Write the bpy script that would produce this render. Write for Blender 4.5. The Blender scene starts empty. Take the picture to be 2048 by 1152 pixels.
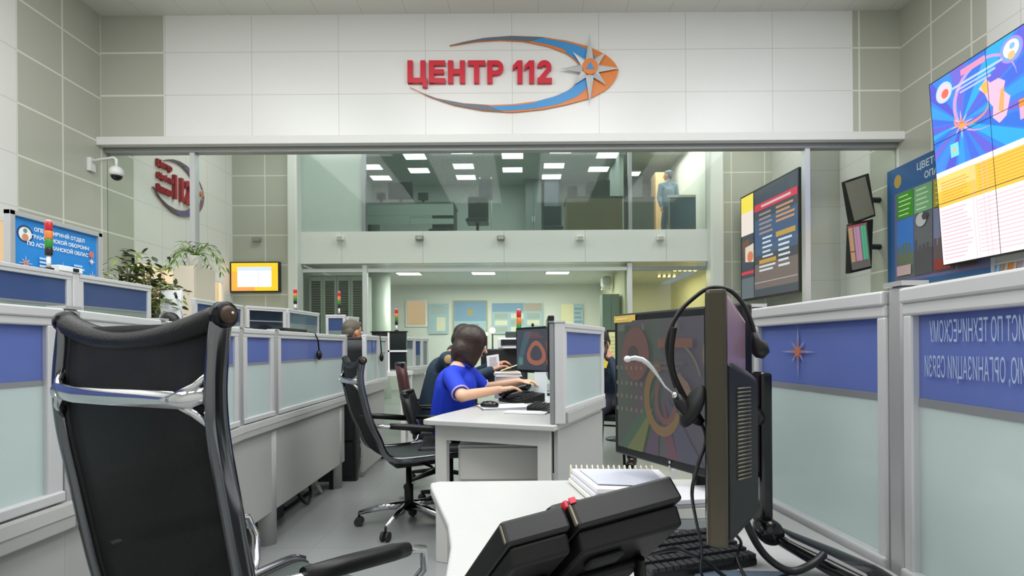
import bpy, bmesh, math, random
from mathutils import Vector, Matrix, Euler
random.seed(7)
SC = bpy.context.scene
COL = SC.collection
PI = math.pi
# ------------------------------------------------------------------ camera
FPX, CXP, HYP, EYE, ROLL = 1050.0, 1050.0, 694.0, 1.12, 0.007
cam_d = bpy.data.cameras.new('camera')
cam = bpy.data.objects.new('camera', cam_d)
COL.objects.link(cam)
cam_d.sensor_width = 36.0
cam_d.lens = FPX / 2048.0 * 36.0
cam_d.shift_x = -(CXP - 1024.0) / 2048.0
cam_d.shift_y = (HYP - 576.0) / 2048.0
cam_d.clip_start = 0.02
cam_d.clip_end = 100
cam.matrix_world = Matrix.Translation((0, 0, EYE)) @ Matrix.Rotation(PI / 2, 4, 'X') @ Matrix.Rotation(-ROLL, 4, 'Z')
SC.camera = cam
# ------------------------------------------------------------------ view and world
SC.view_settings.view_transform = 'Standard'
SC.view_settings.look = 'None'
SC.view_settings.exposure = 0.06
SC.view_settings.gamma = 1.0
SC.view_settings.use_curve_mapping = False
world = bpy.data.worlds.new('world')
SC.world = world
world.use_nodes = True
world.node_tree.nodes['Background'].inputs[0].default_value = (0.85, 0.92, 1.0, 1)
world.node_tree.nodes['Background'].inputs[1].default_value = 0.35
# ------------------------------------------------------------------ lamps of the hall (ceiling panels above and behind the view)
def area(name, loc, sx, sy, power, color=(1, 1, 1), rot=(0, 0, 0)):
    d = bpy.data.lights.new(name, 'AREA')
    d.shape = 'RECTANGLE'; d.size = sx; d.size_y = sy; d.energy = power; d.color = color
    o = bpy.data.objects.new(name, d); COL.objects.link(o)
    o.location = loc; o.rotation_euler = rot
    return o
HALL = 66.0
for x in (-4.2, -1.5, 1.2, 3.9):
    area('ceiling_lamp', (x, 1.4, 5.66), 1.6, 6.6, HALL * 3, (0.99, 1.0, 1.0))
for x in (-4.0, -1.3, 1.5, 3.9):
    area('ceiling_lamp', (x, 8.9, 5.66), 1.8, 1.0, HALL * 0.62, (0.97, 1.0, 0.97))

# ------------------------------------------------------------------ helpers
def lin(c):
    c /= 255.0
    return c / 12.92 if c <= 0.04045 else ((c + 0.055) / 1.055) ** 2.4
def rgb(h):
    if isinstance(h, str):
        h = h.lstrip('#'); h = tuple(int(h[i:i + 2], 16) for i in (0, 2, 4))
    return (lin(h[0]), lin(h[1]), lin(h[2]), 1.0)
_M = {}
def mat(name, color='#808080', rough=0.5, metal=0.0, emit=0.0, spec=0.5, noise=0.0, nscale=40.0, bump=0.0, alpha=1.0, trans=0.0):
    if name in _M: return _M[name]
    m = bpy.data.materials.new(name); m.use_nodes = True
    nt = m.node_tree; b = nt.nodes['Principled BSDF']
    c = rgb(color)
    b.inputs['Base Color'].default_value = c
    b.inputs['Roughness'].default_value = rough
    b.inputs['Metallic'].default_value = metal
    b.inputs['Specular IOR Level'].default_value = spec
    if emit:
        b.inputs['Emission Color'].default_value = c
        b.inputs['Emission Strength'].default_value = emit
        b.inputs['Base Color'].default_value = (0.01, 0.01, 0.01, 1)
    b.inputs['Alpha'].default_value = alpha
    b.inputs['Transmission Weight'].default_value = trans
    if noise or bump:
        tc = nt.nodes.new('ShaderNodeTexCoord'); n = nt.nodes.new('ShaderNodeTexNoise')
        n.inputs['Scale'].default_value = nscale; n.inputs['Detail'].default_value = 4
        nt.links.new(tc.outputs['Object'], n.inputs['Vector'])
        if noise:
            mx = nt.nodes.new('ShaderNodeMix'); mx.data_type = 'RGBA'
            mx.inputs['A'].default_value = tuple(v * (1 - noise) for v in c[:3]) + (1,)
            mx.inputs['B'].default_value = tuple(min(1, v * (1 + noise)) for v in c[:3]) + (1,)
            nt.links.new(n.outputs['Fac'], mx.inputs['Factor'])
            nt.links.new(mx.outputs['Result'], b.inputs['Base Color'])
        if bump:
            bp = nt.nodes.new('ShaderNodeBump'); bp.inputs['Strength'].default_value = bump; bp.inputs['Distance'].default_value = 0.01
            nt.links.new(n.outputs['Fac'], bp.inputs['Height']); nt.links.new(bp.outputs['Normal'], b.inputs['Normal'])
    _M[name] = m
    return m
def glass_mat(name, tint='#ffffff', refl=0.06, haze=0.0, hazecol='#c8d4d0'):
    """thin pane: clear/tinted transmission, a little mirror, optional frosting"""
    if name in _M: return _M[name]
    m = bpy.data.materials.new(name); m.use_nodes = True; nt = m.node_tree
    nt.nodes.clear()
    out = nt.nodes.new('ShaderNodeOutputMaterial')
    tr = nt.nodes.new('ShaderNodeBsdfTransparent'); tr.inputs[0].default_value = rgb(tint)
    gl = nt.nodes.new('ShaderNodeBsdfGlossy'); gl.inputs['Roughness'].default_value = 0.03
    lw = nt.nodes.new('ShaderNodeFresnel'); lw.inputs[0].default_value = 1.4
    ml = nt.nodes.new('ShaderNodeMath'); ml.operation = 'MULTIPLY_ADD'; ml.inputs[1].default_value = 0.3; ml.inputs[2].default_value = refl
    nt.links.new(lw.outputs[0], ml.inputs[0])
    mx = nt.nodes.new('ShaderNodeMixShader'); nt.links.new(ml.outputs[0], mx.inputs[0])
    base = tr
    if haze:
        df = nt.nodes.new('ShaderNodeBsdfDiffuse'); df.inputs[0].default_value = rgb(hazecol)
        tl = nt.nodes.new('ShaderNodeBsdfTranslucent'); tl.inputs[0].default_value = rgb(hazecol)
        m1 = nt.nodes.new('ShaderNodeMixShader'); m1.inputs[0].default_value = 0.45
        nt.links.new(df.outputs[0], m1.inputs[1]); nt.links.new(tl.outputs[0], m1.inputs[2])
        m2 = nt.nodes.new('ShaderNodeMixShader'); m2.inputs[0].default_value = haze
        nt.links.new(tr.outputs[0], m2.inputs[1]); nt.links.new(m1.outputs[0], m2.inputs[2])
        base = m2
    nt.links.new(base.outputs[0], mx.inputs[1]); nt.links.new(gl.outputs[0], mx.inputs[2])
    nt.links.new(mx.outputs[0], out.inputs[0])
    _M[name] = m
    return m

def W(x, y, Y):
    """world point seen at photograph position (x, y) at depth Y"""
    dx, dy = x - CXP, HYP - y
    c, s = math.cos(ROLL), math.sin(ROLL)
    return Vector(((dx * c + dy * s) / FPX * Y, Y, EYE + (-dx * s + dy * c) / FPX * Y))
def WZ(x, y, z):
    p = W(x, y, 1.0); t = (z - EYE) / (p.z - EYE)
    return W(x, y, t)
def WX(x, y, X):
    p = W(x, y, 1.0)
    return W(x, y, X / p.x)

class MB:
    def __init__(s): s.v = []; s.f = []; s.mi = []; s.mats = []; s.sm = []
    def _m(s, m):
        if m is None: m = s.mats[0] if s.mats else None
        if m not in s.mats: s.mats.append(m)
        return s.mats.index(m)
    def add(s, vs, fs, m=None, smooth=False):
        k = len(s.v); i = s._m(m) if (m is not None or s.mats) else 0
        s.v += [tuple(v) for v in vs]
        for f in fs:
            s.f.append([a + k for a in f]); s.mi.append(i); s.sm.append(smooth)
        return s
    def box(s, c, d, m=None, R=None):
        hx, hy, hz = d[0] / 2, d[1] / 2, d[2] / 2
        vs = [Vector((x, y, z)) for x in (-hx, hx) for y in (-hy, hy) for z in (-hz, hz)]
        if R is not None: vs = [R @ v for v in vs]
        vs = [v + Vector(c) for v in vs]
        return s.add(vs, [(0, 1, 3, 2), (4, 6, 7, 5), (0, 4, 5, 1), (2, 3, 7, 6), (0, 2, 6, 4), (1, 5, 7, 3)], m)
    def bx(s, a, b, m=None):
        return s.box([(p + q) / 2 for p, q in zip(a, b)], [abs(q - p) for p, q in zip(a, b)], m)
    def quad(s, a, b, c, d, m=None): return s.add([a, b, c, d], [(0, 1, 2, 3)], m)
    def prism(s, pts, off, m=None, cap=True):
        """extrude the outline pts (3d) along off"""
        n = len(pts); off = Vector(off); P = [Vector(p) for p in pts]
        vs = P + [p + off for p in P]
        fs = [(i, (i + 1) % n, n + (i + 1) % n, n + i) for i in range(n)]
        if cap: fs += [tuple(range(n - 1, -1, -1)), tuple(range(n, 2 * n))]
        return s.add(vs, fs, m)
    def tube(s, pts, r, m=None, seg=8, flat=1.0, up=None, cap=True, closed=False):
        """sweep; r number or list; flat squashes along the second axis"""
        P = [Vector(p) for p in pts]; n = len(P)
        rs = r if isinstance(r, (list, tuple)) else [r] * n
        vs = []; prev = None
        for i in range(n):
            t = (P[min(i + 1, n - 1)] - P[max(i - 1, 0)])
            if closed: t = P[(i + 1) % n] - P[i - 1]
            t = t.normalized() if t.length > 1e-9 else Vector((0, 0, 1))
            if up is not None: a = Vector(up) - t * t.dot(Vector(up))
            elif prev is not None: a = prev - t * t.dot(prev)
            else:
                a = Vector((0, 0, 1)) if abs(t.z) < 0.9 else Vector((1, 0, 0)); a = a - t * t.dot(a)
            if a.length < 1e-6: a = t.orthogonal()
            a.normalize(); prev = a; b = t.cross(a)
            for k in range(seg):
                th = 2 * PI * (k + 0.5) / seg
                vs.append(P[i] + a * (rs[i] * flat * math.cos(th)) + b * (rs[i] * math.sin(th)))
        fs = []
        for i in range(n if closed else n - 1):
            j = (i + 1) % n
            for k in range(seg):
                k2 = (k + 1) % seg
                fs.append((i * seg + k, i * seg + k2, j * seg + k2, j * seg + k))
        s.add(vs, fs, m, True)
        if cap and not closed:
            K = len(s.v) - len(vs); i = s._m(m) if (m is not None or s.mats) else 0
            s.f.append([K + k for k in range(seg - 1, -1, -1)]); s.mi.append(i); s.sm.append(False)
            s.f.append([K + (n - 1) * seg + k for k in range(seg)]); s.mi.append(i); s.sm.append(False)
        return s
    def cyl(s, a, b, r, m=None, seg=16): return s.tube([a, b], r, m, seg)
    def lathe(s, c, prof, m=None, seg=20, R=None):
        vs = []; n = len(prof)
        for (r, z) in prof:
            for k in range(seg):
                th = 2 * PI * k / seg; p = Vector((r * math.cos(th), r * math.sin(th), z))
                if R is not None: p = R @ p
                vs.append(p + Vector(c))
        fs = [(i * seg + k, i * seg + (k + 1) % seg, (i + 1) * seg + (k + 1) % seg, (i + 1) * seg + k) for i in range(n - 1) for k in range(seg)]
        fs += [tuple(range(seg - 1, -1, -1)), tuple((n - 1) * seg + k for k in range(seg))]
        return s.add(vs, fs, m, True)
    def ball(s, c, r, m=None, seg=14, R=None):
        if not isinstance(r, (tuple, list)): r = (r, r, r)
        prof = [(math.sin(PI * i / 10), -math.cos(PI * i / 10)) for i in range(11)]
        prof[0] = (0.01, -1); prof[-1] = (0.01, 1)
        vs = []
        for (a, z) in prof:
            for k in range(seg):
                th = 2 * PI * k / seg; p = Vector((a * math.cos(th) * r[0], a * math.sin(th) * r[1], z * r[2]))
                if R is not None: p = R @ p
                vs.append(p + Vector(c))
        n = len(prof)
        fs = [(i * seg + k, i * seg + (k + 1) % seg, (i + 1) * seg + (k + 1) % seg, (i + 1) * seg + k) for i in range(n - 1) for k in range(seg)]
        fs += [tuple(range(seg - 1, -1, -1)), tuple((n - 1) * seg + k for k in range(seg))]
        return s.add(vs, fs, m, True)
    def build(s, name, parent=None, bevel=0.0, seg=2, solid=0.0, sub=0):
        me = bpy.data.meshes.new(name)
        V = [Vector(v) for v in s.v]
        loc = None
        if parent is None:
            xs = [v.x for v in V]; ys = [v.y for v in V]; zs = [v.z for v in V]
            loc = Vector(((min(xs) + max(xs)) / 2, (min(ys) + max(ys)) / 2, min(zs)))
            V = [v - loc for v in V]
        me.from_pydata(V, [], s.f)
        for m in s.mats: me.materials.append(m)
        me.polygons.foreach_set('material_index', s.mi)
        me.polygons.foreach_set('use_smooth', s.sm)
        me.update()
        bm = bmesh.new(); bm.from_mesh(me); bmesh.ops.recalc_face_normals(bm, faces=bm.faces); bm.to_mesh(me); bm.free()
        o = bpy.data.objects.new(name, me); COL.objects.link(o)
        if loc is not None: o.location = loc
        else:
            o.parent = parent
            o.matrix_parent_inverse = world_of(parent).inverted()
        if solid:
            md = o.modifiers.new('solid', 'SOLIDIFY'); md.thickness = solid; md.offset = 0
        if sub:
            md = o.modifiers.new('sub', 'SUBSURF'); md.levels = sub; md.render_levels = sub
        if bevel:
            md = o.modifiers.new('bevel', 'BEVEL'); md.width = bevel; md.segments = seg; md.limit_method = 'ANGLE'; md.angle_limit = 0.7
        return o
def world_of(o):
    if o.parent is None: return Matrix.Translation(o.location)
    return world_of(o.parent) @ o.matrix_parent_inverse @ Matrix.Translation(o.location)
def tag(o, label, cat, group=None, kind=None):
    if label: o['label'] = label
    if cat: o['category'] = cat
    if group: o['group'] = group
    if kind: o['kind'] = kind
    return o
def thing(name, label, cat, loc=(0, 0, 0), group=None):
    o = bpy.data.objects.new(name, None); COL.objects.link(o); o.location = loc; o.empty_display_size = 0.1
    return tag(o, label, cat, group)
def struct(name, mb, **k):
    o = mb.build(name, None, **k); o['kind'] = 'structure'
    return o
def copy_tree(o, parent=None):
    c = o.copy(); COL.objects.link(c)
    if parent is not None: c.parent = parent
    for ch in [x for x in bpy.data.objects if x.parent == o]: copy_tree(ch, c)
    return c
def place(o, loc, rz): o.location = loc; o.rotation_euler = (0, 0, rz); return o

def text_geo(body, size, extrude=0.0, fat=0.0, align='CENTER', space=1.0, xs=1.0, line=1.0):
    cu = bpy.data.curves.new('lettering', 'FONT'); cu.body = body; cu.size = size; cu.extrude = extrude
    cu.offset = fat; cu.align_x = align; cu.align_y = 'CENTER'; cu.space_character = space; cu.space_line = line
    cu.resolution_u = 3
    ob = bpy.data.objects.new('lettering', cu); COL.objects.link(ob)
    dg = bpy.context.evaluated_depsgraph_get(); dg.update()
    me = bpy.data.meshes.new_from_object(ob.evaluated_get(dg))
    vs = [Vector((v.co.x * xs, v.co.y, v.co.z)) for v in me.vertices]; fs = [tuple(p.vertices) for p in me.polygons]
    bpy.data.objects.remove(ob); bpy.data.curves.remove(cu); bpy.data.meshes.remove(me)
    return vs, fs
def frame(o, r, u):
    """4x4 with x = r, y = u, z = r x u at origin o"""
    r = Vector(r).normalized(); u = Vector(u); n = r.cross(u).normalized(); u = n.cross(r)
    M = Matrix.Identity(4)
    for i in range(3): M[i][0] = r[i]; M[i][1] = u[i]; M[i][2] = n[i]; M[i][3] = o[i]
    return M
class Canvas:
    """flat artwork on a surface: pieces lie in thin layers, coordinates 0..w, 0..h"""
    def __init__(s, origin, right, up, w, h):
        s.M = frame(origin, right, up); s.w = w; s.h = h; s.mb = MB(); s.k = 0
    def p(s, u, v, n=0.0): return s.M @ Vector((u, v, n))
    def poly(s, pts, m, layer=None):
        if layer is None: s.k += 1; layer = s.k
        s.mb.add([s.p(u * s.w, v * s.h, 0.0006 * layer) for u, v in pts], [tuple(range(len(pts)))], m)
    def rect(s, u0, v0, u1, v1, m, layer=None): s.poly([(u0, v0), (u1, v0), (u1, v1), (u0, v1)], m, layer)
    def disc(s, u, v, r, m, layer=None, squash=1.0, n=20):
        s.poly([(u + r / s.w * math.cos(2 * PI * i / n), v + r * squash / s.h * math.sin(2 * PI * i / n)) for i in range(n)], m, layer)
    def text(s, body, u, v, size, m, layer=None, align='CENTER', fat=0.0, xs=1.0, flip=False, line=1.0):
        if layer is None: s.k += 1; layer = s.k
        vs, fs = text_geo(body, size, 0, fat, align, xs=(-xs if flip else xs), line=line)
        s.mb.add([s.p(u * s.w + q.x, v * s.h + q.y, 0.0006 * layer) for q in vs], fs, m)
    def bars(s, u0, v0, u1, v1, n, m, fill=0.5, jitter=0.3, layer=None):
        """rows standing for unreadable print"""
        if layer is None: s.k += 1; layer = s.k
        for i in range(n):
            b = v0 + (v1 - v0) * (i + 0.5 - fill / 2) / n; t = b + (v1 - v0) * fill / n
            e = u1 - (u1 - u0) * random.random() * jitter
            s.rect(u0, b, e, t, m, layer)
    def star(s, u, v, R, r, m, layer=None, n=8, alt=0.75):
        pts = []
        for i in range(2 * n):
            th = PI / 2 + PI * i / n
            q = r if i % 2 else (R if i % 4 == 0 else R * alt)
            pts.append((u + q * math.cos(th) / s.w, v + q * math.sin(th) / s.h))
        s.poly(pts, m, layer)
    def build(s, name, parent=None): return s.mb.build(name, parent)

def panel_mat(name, axis, step, off, vstep, voff, c_a, c_b=None, lo=None, hi=None, joint_a='#b9bab4', joint_b='#dfe0d6', wa=0.006, wb=0.022, vax=2):
    """wall cladding: panel grid; between lo..hi along the axis the panels are of colour b"""
    m = bpy.data.materials.new(name); m.use_nodes = True; nt = m.node_tree; N = nt.nodes.new; L = nt.links.new
    b = nt.nodes['Principled BSDF']; b.inputs['Roughness'].default_value = 0.32
    g = N('ShaderNodeNewGeometry'); sp = N('ShaderNodeSeparateXYZ'); L(g.outputs['Position'], sp.inputs[0])
    def M(op, a, bb=None, c=None):
        n = N('ShaderNodeMath'); n.operation = op
        for i, q in enumerate((a, bb, c)):
            if q is None: continue
            if isinstance(q, (int, float)): n.inputs[i].default_value = q
            else: L(q, n.inputs[i])
        return n.outputs[0]
    u = sp.outputs[axis]; z = sp.outputs[vax]
    def grid(q, st, of):   # distance to the nearest joint
        f = M('FRACT', M('DIVIDE', M('SUBTRACT', q, of), st))
        return M('MULTIPLY', M('MINIMUM', f, M('SUBTRACT', 1.0, f)), st)
    d = M('MINIMUM', grid(u, step, off), grid(z, vstep, voff))
    def mix(f, A, B):
        n = N('ShaderNodeMix'); n.data_type = 'RGBA'; L(f, n.inputs['Factor'])
        for k, q in (('A', A), ('B', B)):
            if isinstance(q, tuple): n.inputs[k].default_value = q
            else: L(q, n.inputs[k])
        return n.outputs['Result']
    colA = mix(M('LESS_THAN', d, wa / 2), rgb(c_a), rgb(joint_a))
    col = colA
    if c_b:
        mk = None
        for (l, h) in zip(lo, hi):
            t = M('MULTIPLY', M('GREATER_THAN', u, l), M('LESS_THAN', u, h))
            mk = t if mk is None else M('MAXIMUM', mk, t)
        colB = mix(M('LESS_THAN', d, wb / 2), rgb(c_b), rgb(joint_b))
        col = mix(mk, colA, colB)
    L(col, b.inputs['Base Color'])
    return m

# ------------------------------------------------------------------ common materials
WHITE = mat('white_paint', '#e6e6e2', 0.45)
ALU = mat('brushed_aluminium', '#c3c4c6', 0.35, 0.55)
ALUW = mat('silver_profile', '#cfd0d2', 0.4, 0.25)
ALUD = mat('grey_profile', '#8d9094', 0.45, 0.3)
CHROME = mat('chrome', '#d2d3d6', 0.10, 1.0)
BLACK = mat('black_plastic', '#0f1011', 0.4, spec=.4)
BLACKM = mat('black_matt_plastic', '#141516', 0.6, spec=.3)
GLOSSB = mat('glossy_black', '#0d0e11', 0.12)
LEATHER = mat('black_leather', '#0f1112', 0.45, spec=.35, bump=0.15, nscale=180)
DESKTOP = mat('pale_grey_laminate', '#b8b8b7', 0.4, noise=0.03, nscale=90)
APRON = mat('light_grey_panel', '#a8a8a7', 0.45)
FILM = glass_mat('blue_film', '#8a9ad0', 0.01, 0.9, '#7d8fcc')
FROST = glass_mat('frosted_glass', '#e9f1f0', 0.01, 0.87, '#d4e0df')
PAPER = mat('paper', '#ecebee', 0.7)
SCREEN_OFF = mat('dark_screen_glass', '#101216', 0.15)
RUBBER = mat('dark_rubber', '#2a2b2d', 0.7)
# ================================================================== SETTING
XL, XR, YH, YF, ZC = -5.79, 5.17, 7.2, 10.4, 5.70
ZL, ZT = 2.79, 3.42                       # balcony slab
WP, GP = '#e2e2de', '#b4b6a9'
m_left = panel_mat('cladding_side_left', 1, 0.6, 0.0, 0.6, 0.36, WP, GP, (6.0,), (7.8,))
m_right = panel_mat('cladding_side_right', 1, 0.6, 0.05, 0.6, 0.38, WP, GP, (5.85,), (7.85,))
m_head = panel_mat('cladding_front', 0, 1.19, -0.15, 0.585, 4.02, '#e6e6e4', GP, (-6.0, 4.52), (-4.93, 6.0))
m_far = panel_mat('cladding_far', 0, 0.66, -5.79, 0.59, 0.42, GP, joint_a='#dcddd4', wa=0.02)
m_jut = panel_mat('cladding_return', 0, 0.52, 4.65, 0.6, 0.38, '#d2d2cd', joint_a='#a9aaa6')
m_ceil = panel_mat('ceiling_tile', 0, 0.6, -5.79, 0.6, 0.0, '#d6d5cc', joint_a='#aeada6', vax=1)
m_floor = panel_mat('floor_tile', 0, 0.9, -0.3, 0.9, 0.25, '#8d9090', joint_a='#7c7e7d', vax=1, wa=0.005)
m_floor.node_tree.nodes['Principled BSDF'].inputs['Roughness'].default_value = 0.28
m_soft = mat('soft_white_wall', '#dededa', 0.6)
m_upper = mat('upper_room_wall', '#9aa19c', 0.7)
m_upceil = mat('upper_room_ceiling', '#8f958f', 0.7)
struct('floor', MB().bx((-6.4, -4.2, -0.1), (6.4, 16.2, 0.0), m_floor))
struct('ceiling', MB().bx((-6.0, -4.2, ZC), (5.4, YF + 0.1, ZC + 0.12), m_ceil))
struct('wall_left', MB().bx((XL - 0.2, -4.0, 0), (XL, YF + 0.1, ZC), m_left))
struct('wall_right', MB().bx((XR, -4.0, 0), (XR + 0.2, 8.6, ZC), m_right))
struct('wall_rear', MB().bx((XL, -4.2, 0), (XR, -4.0, ZC), mat('rear_wall_paint', '#cfcfca', 0.6)))
# wall return beyond the glass on the right, slightly oblique
mb = MB().prism([(4.65, 8.6, 0), (XR + 0.2, 8.6, 0), (XR + 0.2, YF + 0.1, 0), (4.93, YF + 0.1, 0)], (0, 0, ZC), m_jut)
struct('wall_return', mb)
# header with the sign, its ledge and the slim channel below
struct('wall_header', MB().bx((XL, YH, 3.93), (XR, YH + 0.22, ZC), m_head))
struct('trim_1', MB().bx((XL + 0.0, YH - 0.09, 3.90), (XR + 0.0, YH + 0.02, 4.01), mat('ledge_white', '#ddddda', 0.5)), bevel=0.006)
struct('trim_2', MB().bx((XL, YH + 0.04, 3.84), (XR, YH + 0.16, 3.93), mat('channel_grey', '#9a9c9c', 0.4, 0.3)))
# far facade
struct('wall_back', MB().bx((XL, YF, 0), (-4.58, YF + 0.25, ZC), m_far))
struct('trim_3', MB().bx((-4.60, YF - 0.22, 0), (-4.41, YF + 0.1, ZC), mat('pilaster_white', '#d3d7d2', 0.4)), bevel=0.03, seg=3)
struct('trim_4', MB().bx((3.62, YF - 0.22, 0), (3.88, YF + 0.1, ZC), mat('pilaster_white', '#d3d7d2', 0.4)), bevel=0.03, seg=3)
struct('wall_right_far', MB().bx((3.88, YF, 0), (5.2, YF + 0.25, ZC), m_far))
m_slab = panel_mat('balcony_fascia', 0, 1.6, -3.6, 2.0, 0.4, '#d9dbd8', joint_a='#b4b7b4', wa=0.012)
struct('balcony_slab', MB().bx((-4.41, YF - 0.05, ZL), (3.62, 16.0, ZT), m_slab))
# upper room shell
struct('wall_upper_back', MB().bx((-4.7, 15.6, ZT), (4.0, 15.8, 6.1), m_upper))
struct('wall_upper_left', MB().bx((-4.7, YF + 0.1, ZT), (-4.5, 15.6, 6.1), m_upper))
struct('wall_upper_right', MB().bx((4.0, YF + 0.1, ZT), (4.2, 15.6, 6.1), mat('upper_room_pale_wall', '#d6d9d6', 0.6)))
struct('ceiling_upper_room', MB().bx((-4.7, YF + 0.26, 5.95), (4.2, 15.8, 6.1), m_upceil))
struct('wall_upper_divider', MB().bx((2.35, 12.9, ZT), (2.45, 15.6, 5.95), m_upper))
# lower room shell
struct('wall_lower_back', MB().bx((-5.2, 14.0, 0), (4.2, 14.2, ZL), m_soft))
struct('wall_lower_left', MB().bx((-4.7, YF + 0.26, 0), (-4.5, 14.0, ZL), m_soft))
struct('wall_lower_divider', MB().bx((2.02, YF + 0.2, 0), (2.12, 14.0, ZL), mat('cream_wall', '#d8d3b0', 0.6)))
struct('wall_lower_right', MB().bx((3.9, YF + 0.1, 0), (4.1, 14.0, ZL), mat('cream_wall', '#d8d3b0', 0.6)))
struct('column_round', MB().lathe((-3.22, 11.6, 0), [(0.25, 0), (0.25, ZL)], mat('white_gloss_column', '#dfe4dc', 0.25), 28))
# ---- glazing under the header
CLEAR = glass_mat('clear_pane', '#fafcfa', 0.0)
TINT = glass_mat('tinted_pane', '#e0e8e4', 0.004, 0.06, '#93a59e')
TINTL = glass_mat('lower_pane', '#eef3ef', 0.004, 0.03, '#a8bab0')
def pane(name, x0, x1, y, z0, z1, m, posts=(), pm=ALUD, pw=0.035, rail=None):
    w = thing(name, None, None, ((x0 + x1) / 2, y, z0)); w['kind'] = 'structure'
    MB().bx((x0, y - 0.006, z0), (x1, y + 0.006, z1), m).build('pane', w)
    for px in posts:
        MB().bx((px - pw, y - 0.05, z0), (px + pw, y + 0.05, z1), pm).build('post', w)
    if rail:
        MB().bx((x0, y - 0.04, rail[0]), (x1, y + 0.04, rail[1]), pm).build('rail', w)
    return w
g = pane('window_1', XL, -4.58, YH + 0.1, 0.0, 3.86, CLEAR, (-4.58,), ALU)
g = pane('window_2', -4.58, 3.92, YH + 0.1, 0.0, 3.86, CLEAR, (3.92,), ALU)
g = pane('window_3', 3.92, XR, YH + 0.1, 0.0, 3.86, CLEAR)
# upper facade glass
pane('window_4', -4.41, -3.18, YF + 0.02, ZT, ZC, mat('frosted_green_pane', '#a9b9b2', 0.18, spec=0.6), (-3.17,), ALUD)
pane('window_5', -3.14, 2.06, YF + 0.02, ZT, ZC, TINT, (2.10,), ALUD)
pane('window_6', 2.14, 3.62, YF + 0.02, ZT, ZC, TINTL)
# lower facade glass
pane('window_7', -4.41, -3.18, YF + 0.06, 0, ZL - 0.02, TINTL, (-3.17,), ALUW, 0.045, (2.63, 2.70))
pane('window_8', -3.12, 2.04, YF + 0.06, 0, ZL - 0.02, TINTL, (2.09,), ALUW, 0.045, (2.63, 2.70))
pane('window_9', 2.14, 3.62, YF + 0.06, 0, ZL - 0.02, TINTL, rail=(2.63, 2.70))
# daylight windows with blinds on the left wall
BLIND = mat('sunlit_blind', '#ffe6bd', emit=1.0)
BLIND2 = mat('sunlit_blind_slat', '#f3cfa0', emit=0.85)
def blind_window(n, y0, y1, z0, z1):
    w = thing('window_%d' % n, None, None, (XL, (y0 + y1) / 2, z0)); w['kind'] = 'structure'
    fr = MB()
    for a, b in (((y0 - .05, z0 - .05), (y0, z1 + .05)), ((y1, z0 - .05), (y1 + .05, z1 + .05)), ((y0, z1), (y1, z1 + .05)), ((y0, z0 - .05), (y1, z0))):
        fr.bx((XL, a[0], a[1]), (XL + 0.05, b[0], b[1]), WHITE)
    fr.build('window_frame', w)
    sl = MB(); n_ = int((y1 - y0) / 0.09)
    for i in range(n_):
        a = y0 + (y1 - y0) * i / n_
        sl.bx((XL + 0.004, a, z0), (XL + 0.02, a + (y1 - y0) / n_ * 0.93, z1), BLIND if i % 3 else BLIND2)
    sl.build('blind', w)
blind_window(10, 4.6, 5.93, 0.9, 2.55)
blind_window(11, 7.72, 8.62, 0.9, 2.42)
blind_window(12, 9.28, 10.0, 0.9, 2.38)

# ---- fittings on the balcony fascia
for i, x in enumerate((682, 840, 1002, 1160, 1320)):
    p = W(x, 477, YF - 0.05)
    words = ('leftmost', 'second from the left', 'in the middle', 'second from the right', 'rightmost')
    t = thing('wall_spotlight', 'small box spotlight on the white balcony fascia, %s of five' % words[i], 'spotlight', (p.x, p.y, p.z), 'spotlights along the balcony fascia')
    mm = mat('spot_grey', '#8b8c88', 0.5) if i in (1, 2) else mat('spot_white', '#e4e4df', 0.5)
    MB().bx((p.x - .075, p.y - .09, p.z - .045), (p.x + .075, p.y, p.z + .045), mm).build('housing', t, bevel=0.01)
    MB().bx((p.x - .05, p.y - .095, p.z - .03), (p.x + .05, p.y - .088, p.z + .025), mat('spot_glass', '#b9bab2', 0.2)).build('lens', t)

# ---- upper room contents
LAMP = mat('light_panel_lit', '#f4f6ff', emit=6.0)
def ceiling_light(px, y_, Y, z, w, d, label, group, m=LAMP, round_=0.0):
    p = W(px, y_, Y)
    t = thing('ceiling_light', label, 'ceiling light', (p.x, Y, z - 0.03), group)
    MB().bx((p.x - w / 2 - .02, Y - d / 2 - .02, z - 0.035), (p.x + w / 2 + .02, Y + d / 2 + .02, z), mat('lamp_frame', '#c9ccca', 0.5)).build('housing', t)
    MB().bx((p.x - w / 2, Y - d / 2, z - 0.045), (p.x + w / 2, Y + d / 2, z - 0.033), m).build('diffuser', t, bevel=round_, seg=3)
rows = [('first', 12.8, (922, 1122), 297), ('second', 13.17, (830, 1025, 1215), 309), ('third', 13.9, (742, 927, 1108), 329), ('fourth', 14.2, (838, 1025, 1197), 335), ('fifth', 14.8, (762, 932, 1103), 350)]
for nm, Y, xs, y_ in rows:
    for i, x in enumerate(xs):
        pos = (('left', 'right') if len(xs) == 2 else ('left', 'middle', 'right'))[i]
        ceiling_light(x, y_, Y, 5.95, 0.52, 0.36, 'lit panel on the upper room ceiling, %s in the %s row from the glass' % (pos, nm), 'panel lights of the upper room')
for x in (1268,):
    ceiling_light(x, 341, 14.6, 5.95, 0.3, 0.3, 'small lit panel light above the doorway at the right end of the upper room', 'panel lights of the upper room')
area('upper_room_lamp', (-0.4, 13.2, 5.85), 5.0, 2.5, 100, (0.95, 1.0, 0.97))
area('upper_room_lamp', (3.2, 12.4, 5.85), 1.2, 2.5, 75, (1.0, 0.97, 0.9))
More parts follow.
